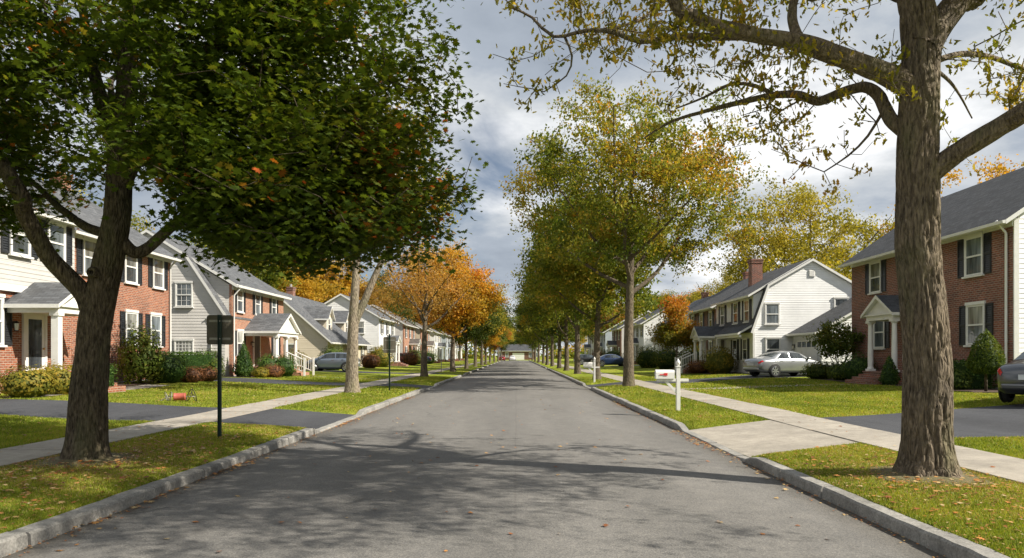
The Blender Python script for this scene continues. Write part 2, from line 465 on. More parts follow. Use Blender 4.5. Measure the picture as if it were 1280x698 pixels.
# driveways: side, near/far edge at the road, near/far edge at x_end, x_end
DRV = [(-1, 15.4, 19.5, 18.2, 22.2, -23), (-1, 33.6, 37.8, 36.8, 40.2, -27), (-1, 55.2, 58.6, 55.6, 59.6, -26), (-1, 92, 95, 92, 95, -26),
       (1, 11.3, 15.4, 15.2, 22.4, 24), (1, 34.6, 38.4, 41.6, 45.8, 17.5), (1, 84.5, 88, 86, 90, 18), (1, 104, 107, 104, 107, 22)]
def drv_edges(d, x):
    side, a0, b0, a1, b1, xe = d
    x0 = RL if side < 0 else RR
    s = np.clip((x - x0)/(xe - x0), 0, 1)
    if side > 0 and a0 == 11.3:             # the near edge stays square to the road before it turns in
        return np.where(np.abs(x) < 9.5, 11.3 + 1.4*np.clip((np.abs(x)-3.5)/4, 0, 1), 12.7 + (a1-12.7)*np.clip((np.abs(x)-9.5)/14, 0, 1)), b0 + (b1-b0)*s**.9
    return a0 + (a1-a0)*s, b0 + (b1-b0)*s

def sstep(e0, e1, x):
    t = np.clip((x-e0)/(e1-e0), 0, 1)
    return t*t*(3-2*t)

def gz(x, y):
    """ground height, vectorised"""
    x = np.asarray(x, float); y = np.asarray(y, float)
    left = x < 0
    a = np.abs(x)
    re = np.where(left, -RL, RR); s0 = np.where(left, -SL0, SR0); s1 = np.where(left, -SL1, SR1)
    v = np.clip((a - re - KW)/(s0 - re - KW), 0, 1)
    z = .125 + .055*v + .025*np.sin(v*PI)
    z = np.where(a > s1, .18 + .23*sstep(0, 1, (a - s1)/(9.0)), z)
    z = np.where((a > s1), z + .03*np.sin(x*.7+y*.31)*np.sin(y*.53)*np.clip((a-s1)/2, 0, 1), z)
    dip = np.zeros_like(z)
    for d in DRV:
        n, f = drv_edges(d, x)
        m = (x < 0) == (d[0] < 0)
        dd = sstep(.55, -.05, np.maximum(n - y, y - f))
        dip = np.where(m, np.maximum(dip, dd), dip)
    zd = .022 + (.17-.022)*v
    zd = np.where(a > s1, z, zd)
    z = z + (zd - z)*dip
    z = np.where(a < re + KW - 1e-6, -.06, z)
    far = np.clip((a-60)/400, 0, 1) + np.clip((y-260)/600, 0, 1)
    return z + np.where(a > 60, 0, 0)*far

def G(x, y): return float(gz(np.array([x]), np.array([y]))[0])

def grid_sheet(name, xs, ys, zf, mat, kind='structure', thick=0.0):
    X, Y = np.meshgrid(xs, ys); Z = zf(X, Y)
    V = np.stack([X, Y, Z], -1).reshape(-1, 3)
    ny, nx = X.shape
    i = (np.arange(ny-1)[:,None]*nx + np.arange(nx-1)[None,:]).ravel()
    idx = np.stack([i, i+1, i+nx+1, i+nx], 1).ravel()
    o = link(name, fast_mesh(name, V, 4, idx, mat, smooth=True))
    o['kind'] = kind
    return o

ys_all = np.unique(np.concatenate([np.arange(-12, 60, .3), np.arange(60, 120, 1.0), np.arange(120, 270, 3.0), [300, 380, 500, 800, 1500], [-40, -20]]))
xl = np.unique(np.concatenate([[-1500,-700,-300,-150,-80,-50,-40,-32,-26], np.arange(-24, -8.2, .8), np.linspace(SL1, SL0, 4), np.linspace(SL0, RL-KW, 8), [RL-KW+.001, RL, 0]]))
xr = np.unique(np.concatenate([[RR, RR+KW-.001], np.linspace(RR+KW, SR0, 8), np.linspace(SR0, SR1, 4), np.arange(7.8, 24, .8), [26,32,40,50,80,150,300,700,1500]]))
def ground_z(X, Y):
    z = gz(X, Y)
    z = np.where(np.abs(X) > 150, z - .2, z)
    return np.where((Y > ROAD_END+.5) & (z < 0), .1, z)
grid_sheet('ground', np.concatenate([xl, xr]), ys_all, ground_z, M['lawn'])

ry = np.unique(np.concatenate([np.arange(-12, 40, .5), np.arange(40, ROAD_END+.1, 3)]))
grid_sheet('road', np.linspace(RL, RR, 15), ry, lambda X, Y: .07*(1-((X-(RL+RR)/2)/((RR-RL)/2))**2) + .006*np.sin(X*2.1+Y*.4), M['road'])

def path_sheet(name, y0f, y1f, xs, mat, dz, n=10):
    xs = np.array(xs); a, b = y0f(xs), y1f(xs)
    s = np.linspace(0, 1, n)[:,None]
    Y = a[None,:] + (b-a)[None,:]*s
    X = np.repeat(xs[None,:], n, 0)
    Z = gz(X, Y) + dz
    V = np.stack([X,Y,Z], -1).reshape(-1,3)
    nx = len(xs)
    i = (np.arange(n-1)[:,None]*nx + np.arange(nx-1)[None,:]).ravel()
    q = np.stack([i, i+1, i+nx+1, i+nx], 1)
    if xs[0] > xs[-1]: q = q[:, ::-1]
    o = link(name, fast_mesh(name, V, 4, q.ravel(), mat, smooth=True)); o['kind'] = 'structure'
    return o
for d in DRV:
    side, xe = d[0], d[5]
    x0 = (RL-KW-.002) if side < 0 else (RR+KW+.002)
    concrete_apron = (d[1] == 11.3)
    xs = np.linspace(x0, SR0 if concrete_apron else xe, 12 if concrete_apron else 44)
    path_sheet('driveway_apron' if concrete_apron else 'driveway', lambda x: drv_edges(d, x)[0], lambda x: drv_edges(d, x)[1], xs, M['walk'] if concrete_apron else M['drive'], .008)
    if concrete_apron:
        path_sheet('driveway', lambda x: drv_edges(d, x)[0], lambda x: drv_edges(d, x)[1], np.linspace(SR0, xe, 36), M['drive'], .009)

def in_drv(x, y, pad=0.0):
    r = np.zeros(np.shape(x), bool)
    for d in DRV:
        n, f = drv_edges(d, x)
        xe = abs(d[5])
        r |= ((x < 0) == (d[0] < 0)) & (y > n-pad) & (y < f+pad) & (np.abs(x) < xe)
    return r

# pavements: separate slabs with open joints
def pavement(name, xa, xb):
    mb = MB(); y = -10.0; r = random.Random(5)
    x0, x1 = min(xa, xb), max(xa, xb)
    while y < ROAD_END - 4:
        L = 1.5 if y < 60 else 6.0
        g = .012 if y < 60 else .03
        dz = r.uniform(-.004, .006)
        ya, yb = y + g/2, y + L - g/2
        z = [G(px, py) + .022 + dz for px, py in ((x0,ya),(x1,ya),(x1,yb),(x0,yb))]
        vs = [(x0,ya,z[0]),(x1,ya,z[1]),(x1,yb,z[2]),(x0,yb,z[3]),(x0,ya,.02),(x1,ya,.02),(x1,yb,.02),(x0,yb,.02)]
        mb.add(vs, [(0,1,2,3),(0,4,5,1),(1,5,6,2),(2,6,7,3),(3,7,4,0)])
        y += L
    o = mb.build(name, M['walk']); o['kind'] = 'structure'
pavement('left_pavement', SL0, SL1); pavement('right_pavement', SR0, SR1)

# granite kerbs: stones set end to end, dropped at every driveway
def kerb(name, xe, sgn):
    mb = MB(); y = -8.0; r = random.Random(3)
    while y < ROAD_END:
        L = r.uniform(1.3, 2.2) if y < 60 else 5.0
        yb = min(y + L, ROAD_END)
        n = 9
        j = r.uniform(-.012, .012); jz = r.uniform(-.008, .01)
        prof = []
        for k in range(n):
            yy = y + .012 + (yb - y - .024)*k/(n-1)
            xx = xe + sgn*(KW*.5)
            top = .128
            for d in DRV:
                if d[0] == sgn:
                    top -= (.10)*float(sstep(.55, -.05, np.array(max(d[1]-yy, yy-d[2]))))
            wob = .003*math.sin(yy*5.1+xe) + .003*math.sin(yy*13.7) + r.uniform(-.004,.004)
            xi, xo = xe + j + wob, xe + sgn*KW
            zt = top + jz + .002*math.sin(yy*9) + r.uniform(-.003,.003)
            prof.append([(xi - sgn*.012, yy, -.05), (xi, yy, zt-.022), (xi+sgn*.02, yy, zt), (xo, yy, zt+.004), (xo, yy, -.05)])
        b = len(mb.v)
        for p in prof: mb.v += p
        for k in range(n-1):
            for q in range(4):
                f = (b+k*5+q, b+k*5+q+1, b+(k+1)*5+q+1, b+(k+1)*5+q)
                mb.f.append(f if sgn < 0 else f[::-1]); mb.m.append(0)
        e1, e2 = tuple(b+q for q in range(5)), tuple(b+(n-1)*5+q for q in range(5))
        mb.f += [e1 if sgn > 0 else e1[::-1], e2[::-1] if sgn > 0 else e2]; mb.m += [0, 0]
        y = yb
    o = mb.build(name, M['granite']); o['kind'] = 'structure'
kerb('left_kerb', RL, -1); kerb('right_kerb', RR, 1)

# front walks and planting beds
def strip(name, x0, x1, y0, y1, mat, dz):
    return path_sheet(name, lambda x: np.full_like(x, y0), lambda x: np.full_like(x, y1), np.linspace(min(x0,x1), max(x0,x1), 8), mat, dz, 24)
strip('front_walk', -15.5, -14.5, 21.6, 30.2, M['walk'], .012)
strip('front_walk', SR1, 14.6, 30.6, 31.7, M['walk'], .012)
strip('front_walk', -14.2, SL1, 44.0, 45.0, M['walk'], .012)
strip('planting_bed', -17.4, -15.6, 26.6, 36.4, M['mulch'], .02)
strip('planting_bed', -16.6, -14.4, 39.8, 50.2, M['mulch'], .02)
strip('planting_bed', 15.1, 17.1, 23.6, 29.6, M['mulch'], .02)
strip('planting_bed', 15.2, 17.1, 32.9, 38.2, M['mulch'], .02)
strip('planting_bed', 13.0, 15.2, 46.4, 56.0, M['mulch'], .02)

# ------------------------------------------------------------------ grass, fallen leaves
def free_lawn(x, y):
    a = np.abs(x); left = x < 0
    re = np.where(left, -RL, RR); s0 = np.where(left, -SL0, SR0); s1 = np.where(left, -SL1, SR1)
    ok = (a > re + KW + .0) & ((a < s0 - .01) | (a > s1 + .01)) & ~in_drv(x, y, -.02)
    ok &= ~((x < -14.4) & (y > 21.4)) & ~((x > 15) & (y > 23))
    return ok
def vnoise(x, y, s, seed=0):
    return np.array([noise.noise((px*s+seed, py*s, seed*.37)) for px, py in zip(x, y)])
rng = np.random.default_rng(3)
def grass():
    VS, TN = [], []
    for (y0, y1, dens, hs, ws) in ((4.2, 7.5, 7000, .027, .005), (7.5, 11, 4600, .029, .0062), (11, 17, 1900, .033, .009), (17, 27, 650, .038, .014), (27, 48, 150, .048, .03)):
        for (xa, xb) in ((-.74*y1-.6, RL), (RR, .72*y1+.6)):
            xa, xb = max(xa, -15), min(xb, 15.5)
            n = int(dens*(xb-xa)*(y1-y0))
            x = rng.uniform(xa, xb, n); y = rng.uniform(y0, y1, n)
            k = free_lawn(x, y); x, y = x[k], y[k]; n = len(x)
            if not n: continue
            # patchy: a coarse field thins and tones the turf
            fld = .5 + .28*np.sin(x*1.7+1.3*np.sin(y*.9)) * np.cos(y*1.1+.7*np.sin(x*1.3)) + .16*np.sin(x*5.3+y*3.1)*np.sin(y*4.7-x*2.2)
            bare = np.exp(-(((x+6.0)**2+(y-10.1)**2)/.9)) + np.exp(-(((x-5.0)**2+(y-8.8)**2)/.8))
            keep = rng.random(n) > bare*.9
            x, y, fld = x[keep], y[keep], fld[keep]; n = len(x)
            z = gz(x, y)
            h = hs*rng.uniform(.55, 1.35, n); w = ws*rng.uniform(.7, 1.3, n)
            th = rng.uniform(0, 2*PI, n); ln = rng.uniform(.1, .9, n)*h; ph = rng.uniform(0, 2*PI, n)
            dx, dy = np.cos(th)*w, np.sin(th)*w
            A = np.stack([x-dx, y-dy, z-.004], 1); B = np.stack([x+dx, y+dy, z-.004], 1)
            Cc = np.stack([x+np.cos(ph)*ln, y+np.sin(ph)*ln, z+h], 1)
            VS.append(np.stack([A,B,Cc], 1).reshape(-1,3))
            dry = rng.random(n) < .05 + .2*np.clip(fld-.55, 0, 1) + .5*np.exp(-(((x+6.0)**2+(y-10.1)**2)/2.2)) + .45*np.exp(-(((x-5.0)**2+(y-8.8)**2)/2.0))
            TN.append(np.clip(np.where(dry, rng.uniform(.72, 1.0, n), fld*.72 + rng.normal(0, .15, n) + .03), 0, 1))
    V = np.concatenate(VS); T = np.concatenate(TN)
    me = fast_mesh('grass', V, 3, np.arange(len(V)), M['blade'], T)
    tag(link('grass', me), 'short mown lawn grass on verges and front lawns', 'grass', kind='stuff')
grass()

MAPLE = np.array([(0,-.42),(.06,-.1),(.3,-.28),(.26,-.08),(.5,.08),(.3,.14),(.34,.36),(.14,.26),(0,.58),(-.14,.26),(-.34,.36),(-.3,.14),(-.5,.08),(-.26,-.08),(-.3,-.28),(-.06,-.1)])
def leaf_template(kind):
    if kind == 'maple':
        p = MAPLE; z = -.18*np.abs(p[:,0]) - .06*p[:,1]**2
        return np.column_stack([p[:,0], p[:,1], z])
    if kind == 'lobed':           # long lobed leaf
        p = np.array([(0,-.5),(.12,-.28),(.2,-.1),(.12,0),(.24,.18),(.1,.26),(0,.5),(-.1,.26),(-.24,.18),(-.12,0),(-.2,-.1),(-.12,-.28)])
        return np.column_stack([p[:,0], p[:,1], -.3*np.abs(p[:,0])])
    return np.array([(0,-.5,0),(.33,.02,-.08),(0,.5,0),(-.33,.02,-.08)])

def scatter_leaves(name, Cn, size, tone, mat, kind='quad', up=.6, hang=0.0, seed=1, sizes=1.0):
    r = np.random.default_rng(seed)
    T = leaf_template(kind); n, k = len(Cn), len(T)
    nrm = r.normal(0, 1, (n,3)); nrm /= np.linalg.norm(nrm, axis=1)[:,None]
    nrm = nrm*(1-up) + np.array([0,0,up]); nrm /= np.linalg.norm(nrm, axis=1)[:,None] + 1e-9
    a = r.normal(0, 1, (n,3)); a[:,2] -= hang*2.2
    a -= nrm*np.sum(a*nrm, 1)[:,None]; a /= np.linalg.norm(a, axis=1)[:,None] + 1e-9
    b = np.cross(a, nrm)
    s = size*sizes*r.uniform(.55, 1.35, n)
    V = Cn[:,None,:] + s[:,None,None]*(T[None,:,0,None]*b[:,None,:] + T[None,:,1,None]*a[:,None,:] + T[None,:,2,None]*nrm[:,None,:])
    return fast_mesh(name, V.reshape(-1,3), k, np.arange(n*k), mat, np.clip(tone, 0, 1))

def fallen():
    P, S = [], []
    def put(x, y, z): P.append(np.stack([x, y, z], 1))
    n = 3000                                                    # verges, thicker round the trunks
    for (cx, cy, sx, sy, m) in ((-5.6, 8.6, .8, 3.2, 1300), (-6.0, 10, .8, 1.0, 260), (4.8, 7.6, .8, 2.2, 520), (5.0, 9, .7, .9, 170), (-5.5, 13, .7, 1.6, 170), (4.6, 20, .6, 4, 90), (-5.5, 24, .7, 4, 120)):
        x = rng.normal(cx, sx, m); y = rng.normal(cy, sy, m); k = free_lawn(x, y)
        put(x[k], y[k], gz(x[k], y[k]) + rng.uniform(.018, .045, k.sum()))
    x = np.concatenate([rng.uniform(-14, SL1, 420), rng.uniform(SR1, 14, 330)]); y = rng.uniform(8, 34, 750); k = free_lawn(x, y)
    put(x[k], y[k], gz(x[k], y[k]) + .04)
    # gutters, in drifts
    m = 900; y = rng.uniform(4.5, 30, m); y = y[(np.sin(y*1.9)+np.sin(y*.73+1) + rng.normal(0,.6,m)) > .55]; m = len(y)
    put(RL + np.abs(rng.normal(.02, .11, m)), y, np.full(m, .012) + rng.uniform(0, .022, m))
    m = 620; y = rng.uniform(4.5, 26, m); y = y[(np.sin(y*1.3+2)+np.sin(y*.6) + rng.normal(0,.7,m)) > .3]; m = len(y)
    put(RR - np.abs(rng.normal(.02, .12, m)), y, np.full(m, .012) + rng.uniform(0, .02, m))
    m = 150; x = rng.uniform(RL+.2, RR-.2, m); y = 4.5 + 22*rng.random(m)**1.5
    put(x, y, .075*(1-((x-(RL+RR)/2)/((RR-RL)/2))**2) + .012)
    m = 60; x = rng.uniform(SR0, SR1, m); y = rng.uniform(8, 25, m); put(x, y, gz(x, y)+.036)
    m = 80; x = rng.uniform(SL1, SL0, m); y = rng.uniform(8, 25, m); put(x, y, gz(x, y)+.036)
    nb = sum(len(p) for p in P)
    for (x0, x1, y0, y1, m) in ((SL0, RL, 4.5, 15.2, 3600), (RR, SR0, 4.5, 11.2, 2600), (RR, SR0, 15.6, 34, 900), (SL0, RL, 20, 33, 700), (SR1, 14, 12, 32, 1500), (-14, SL1, 8, 33, 1700)):
        x = rng.uniform(x0, x1, m); y = rng.uniform(y0, y1, m); k = free_lawn(x, y)
        put(x[k], y[k], gz(x[k], y[k]) + rng.uniform(.012, .032, k.sum()))
    m = 1500; y = rng.uniform(4.5, 24, m); put(np.where(rng.random(m) < .5, RL + np.abs(rng.normal(0, .09, m)), RR - np.abs(rng.normal(0, .09, m))), y, np.full(m, .01) + rng.uniform(0, .012, m))
    Cn = np.concatenate(P)
    szs = np.where(np.arange(len(Cn)) < nb, 1.0, .42)
    me = scatter_leaves('fallen_leaves', Cn, .068, rng.beta(2, 1.9, len(Cn)), M['fallen'], 'maple', .82, 0, 5, szs)
    tag(link('fallen_leaves', me), 'orange and tan fallen leaves scattered on verge, gutter and road', 'fallen leaves', kind='stuff')
fallen()

# bare earth and dry thatch round the two near trunks
def soil_patch(x0, y0, r0, seed):
    r = np.random.default_rng(seed); n, k = 48, 9; V = [(x0, y0, G(x0, y0)+.06)]
    for j in range(1, k+1):
        for i in range(n):
            a = 2*PI*i/n; t = j/k
            rr = r0*t*(1 + .22*noise.noise((math.cos(a)*1.6+seed, math.sin(a)*1.6, 0)) + .1*noise.noise((math.cos(a)*5, math.sin(a)*5, seed)))
            x, y = x0+rr*math.cos(a)*.9, y0+rr*math.sin(a)*1.15
            V.append((x, y, G(x, y) + .06*(1-t)**1.3 + .008*(1-t) + .003))
    fs = [(0, 1+i, 1+(i+1)%n) for i in range(n)] + [(1+j*n+i, 1+(j+1)*n+i, 1+(j+1)*n+(i+1)%n, 1+j*n+(i+1)%n) for j in range(k-1) for i in range(n)]
    me = bpy.data.meshes.new('soil_patch'); me.from_pydata(V, [], fs); me.materials.append(M['soil'])
    me.polygons.foreach_set('use_smooth', [True]*len(fs))
    link('soil_patch', me)['kind'] = 'structure'
M['soil'] = plain('dry_soil', (.13,.11,.05), .95, var=.5, scale=14, bumps=.8)
soil_patch(-6.04, 10.1, .72, 2); soil_patch(5.04, 8.82, .68, 5)

# ------------------------------------------------------------------ trees
def catmull(P, step):
    P = np.array(P, float); out = [P[0]]
    Q = np.vstack([2*P[0]-P[1], P, 2*P[-1]-P[-2]])
    for i in range(len(P)-1):
        p0,p1,p2,p3 = Q[i],Q[i+1],Q[i+2],Q[i+3]
        n = max(1, int(round(np.linalg.norm(p2-p1)/step)))
        for k in range(1, n+1):
            t = k/n
            out.append(.5*((2*p1)+(-p0+p2)*t+(2*p0-5*p1+4*p2-p3)*t*t+(-p0+3*p1-3*p2+p3)*t**3))
    return np.array(out)

class Tree:
    def __init__(s, seed, step=.3):
        s.r = np.random.default_rng(seed); s.step = step
        s.P, s.par, s.minr, s.len = [], [], [], []
        s.tips = []; s.main = []
    def limb(s, pts, r0, r1, attach=True):
        pts = [np.array(p, float) for p in pts]
        par = -1
        if s.P:
            A = np.array(s.P); par = int(np.argmin(np.linalg.norm(A - pts[0], axis=1)))
            pts = [A[par]] + pts[1:]
        C = catmull(pts, s.step); n = len(C)
        ch = [] if par < 0 else [par]
        if par >= 0 and s.minr[par] > 0 and not isinstance(r0, (list, tuple)): r0 = min(r0, s.minr[par]*.86)
        for i in range(0 if par < 0 else 1, n):
            t = i/(n-1)
            rr = float(np.interp(t, np.linspace(0, 1, len(r0)), r0)) if isinstance(r0, (list, tuple)) else r0 + (r1-r0)*t
            s.P.append(C[i]); s.par.append(par); s.minr.append(rr)
            s.len.append((s.len[par] if par >= 0 else 0) + s.step)
            par = len(s.P)-1; ch.append(par)
        s.main.append(ch)
        return s
    def reach(s, A, pen=.2, wander=.1, lift=.0):
        """grow a twig from the skeleton to every point of A, nearest first"""
        A = np.asarray(A, float)
        P0 = np.array(s.P)
        d0 = np.array([np.min(np.linalg.norm(P0 - a, axis=1)) for a in A])
        cap = len(s.P) + int(np.sum(d0)/s.step*1.6) + len(A)*4 + 100
        buf = np.zeros((cap, 3)); buf[:len(P0)] = P0; lb = np.zeros(cap); lb[:len(P0)] = s.len; n = len(P0)
        zmin = min(1.6, P0[:,2].max()*.35)
        low = np.zeros(cap); low[:n] = np.where(P0[:,2] - P0[0,2] < zmin, 50, 0)
        for i in np.argsort(d0):
            a = A[i]
            dv = a - buf[:n]; d = np.linalg.norm(dv, axis=1)
            steep = np.maximum(0, -dv[:,2]/(d+1e-6) - .3)            # twigs seldom run straight down
            k = int(np.argmin(d*(1+.8*steep) + pen*lb[:n] + low[:n]))
            p = buf[k]; dist = d[k]
            m = max(1, int(dist/s.step))
            pk = s.par[k]
            dr = (p - buf[pk]) if pk >= 0 else np.array([0,0,1.])
            dr = dr/(np.linalg.norm(dr)+1e-9)
            c = p + dr*dist*.28 + (a-p)*.25 + s.r.normal(0, wander*dist*.5, 3) + np.array([0,0,lift*dist])
            par = k
            for j in range(1, m+1):
                if n >= cap-1: break
                t = j/m
                q = (1-t)**2*p + 2*t*(1-t)*c + t*t*a
                if j < m: q = q + s.r.normal(0, wander*s.step*.5, 3)
                s.P.append(q); s.par.append(par); s.minr.append(0); s.len.append(s.len[par]+s.step)
                buf[n] = q; lb[n] = s.len[-1]; n += 1
                par = len(s.P)-1
            s.tips.append(par)
        return s
    def radii(s, tip=.006, e=2.3):
        n = len(s.P); acc = np.zeros(n); r = np.zeros(n)
        for i in range(n-1, -1, -1):
            r[i] = max(acc[i]**(1/e) if acc[i] > 0 else tip, s.minr[i])
            if s.par[i] >= 0: acc[s.par[i]] += min(acc[i] if acc[i] > 0 else tip**e, r[i]**e) if s.minr[i] == 0 else 0
        s.R = r
        return s
    def wood(s, name, mat, rough=0.0, flare=.45, sides=(4, 10), hero=False, ridge=.012):
        P = np.array(s.P); R = s.R; n = len(P)
        kids = [[] for _ in range(n)]
        for i in range(n):
            if s.par[i] >= 0: kids[s.par[i]].append(i)
        mainset = set(); chains = []
        for ch in s.main:
            chains.append(list(ch)); mainset.update(ch)
        used = set()
        for ch in s.main: used.update(ch[1:] if s.par[ch[0]] >= 0 or ch[0] in used else ch)
        stack = [(c, i) for i in range(n) for c in kids[i] if c not in mainset and (i in mainset)]
        while stack:
            c, p = stack.pop()
            ch = [p, c]
            while kids[c]:
                k = sorted(kids[c], key=lambda q: -R[q])
                for o in k[1:]: stack.append((o, c))
                c = k[0]; ch.append(c)
            chains.append(ch)
        V, Fq, off = [], [], 0
        z0 = P[0][2]
        for ci, ch in enumerate(chains):
            pts, rad = P[ch], R[ch].copy()
            if ci > 0 and len(ch) > 1: rad[0] = min(rad[0], rad[1]*1.25)
            big = rad.max()
            k = sides[0] if big < .03 else (6 if big < .09 else sides[1])
            if ci == 0:
                k = (120 if ridge > .015 else 64) if hero else sides[1]+2
                fine = catmull(pts, .04 if hero else .2)
                tt = np.linspace(0, 1, len(fine)); rad = np.interp(tt, np.linspace(0, 1, len(rad)), rad); pts = fine
                h = pts[:,2]-z0
                rad = rad*(1 + flare*np.exp(-np.maximum(h, 0)/.22))
            elif hero and big > .07:
                k = 48 if ridge > .015 else 28
                fine = catmull(pts, .05)
                rad = np.interp(np.linspace(0, 1, len(fine)), np.linspace(0, 1, len(rad)), rad); pts = fine
                d = np.linalg.norm(pts - pts[0], axis=1)
                rad = rad*(1 + .12*np.exp(-d/.5))
            vs, fs = tube_arrays(pts, rad, k)
            dcum = np.concatenate([[0], np.cumsum(np.linalg.norm(np.diff(pts, axis=0), axis=1))]); jj = np.linspace(0, 2*PI, k, endpoint=False); seedz = ci*3.1
            if (ci == 0 or (hero and big > .07)) :
                for q in range(len(vs)):
                    i = q//k; c = pts[i]; dv = vs[q]-c; rr = np.linalg.norm(dv)+1e-9
                    ang = math.atan2(dv[1], dv[0]); hh = vs[q][2]-z0
                    # root lobes, burls and vertical bark ridges
                    f = 0.0
                    if ci == 0: f += .16*math.exp(-max(hh,0)/.28)*math.sin(ang*5+1.3) + .05*noise.noise((c[0]*.3+math.cos(ang)*.9, math.sin(ang)*.9, hh*.9))
                    if hero:
                        ln = dcum[i]; ca_, sa_ = math.cos(jj[q%k])*rr, math.sin(jj[q%k])*rr
                        wv = .05*noise.noise((ca_*3, sa_*3, ln*1.6+5))
                        u = noise.noise(((ca_+wv)*17, (sa_+wv)*17, ln*1.7))
                        u2 = noise.noise((ca_*44+9, sa_*44, ln*7))
                        u3 = noise.noise((ca_*2.2+4, sa_*2.2, ln*1.5+seedz))
                        f += (ridge*(.6 - 2.2*math.exp(-(u/.13)**2)) + ridge*.35*u2)/rr*(min(rr, .25)/.25) + .10*u3
                    else:
                        f += .05*noise.noise((math.cos(ang)*2, math.sin(ang)*2, hh*2))
                    vs[q] = c + dv*(1+f)
            V.append(vs)
            for f in fs: Fq.append(tuple(i+off for i in f))
            off += len(vs)
        V = np.concatenate(V)
        quads = np.array([f for f in Fq if len(f) == 4]).ravel()
        me = fast_mesh(name, V, 4, quads, mat, smooth=True)
        return me
    def leafpts(s, per, sigma, flat=.6, back=2, tonefn=None, spread=.12):
        P = np.array(s.P); out, tn = [], []
        for t in s.tips:
            i = t; pts = [P[i]]
            for _ in range(back):
                if s.par[i] < 0 or s.minr[s.par[i]] > 0: break
                i = s.par[i]; pts.append(P[i])
            m = max(1, int(per*s.r.uniform(.6, 1.4)))
            base = np.array(pts)[s.r.integers(0, len(pts), m)]
            o = s.r.normal(0, sigma, (m,3)); o[:,2] *= flat
            out.append(base + o)
            tone = tonefn(P[t]) if tonefn else .4
            tn.append(np.clip(s.r.normal(tone, spread, m), 0, 1))
        return np.concatenate(out), np.concatenate(tn)

def crown_pts(r, n, parts, sigma=.55, clump=7, keep=None, shell=.45):
    """attractors gathered in clumps inside ellipsoids (cx,cy,cz,rx,ry,rz,weight)"""
    out = []
    W = np.array([p[6] for p in parts], float); W /= W.sum()
    while len(out) < n:
        p = parts[r.choice(len(parts), p=W)]
        d = r.normal(0, 1, 3); d /= np.linalg.norm(d)
        q = r.random()
        rad = (shell + (1-shell)*q**.6) if r.random() < .8 else q**.5
        c = np.array(p[:3]) + d*rad*np.array(p[3:6])
        for _ in range(clump):
            a = c + r.normal(0, sigma, 3)*np.array([1,1,.65])
            if keep is None or keep(a): out.append(a)
    return np.array(out[:n])

def tree_object(name, loc, wood_me, leaf_me, label, cat='tree', group=None, rz=0.0, scale=1.0, trunk=None):
    e = empty(name, loc, rz)
    e.scale = (scale,)*3
    tag(e, label, cat, group)
    link('trunk', wood_me, e)
    if leaf_me is not None: link('crown', leaf_me, e)
    return e

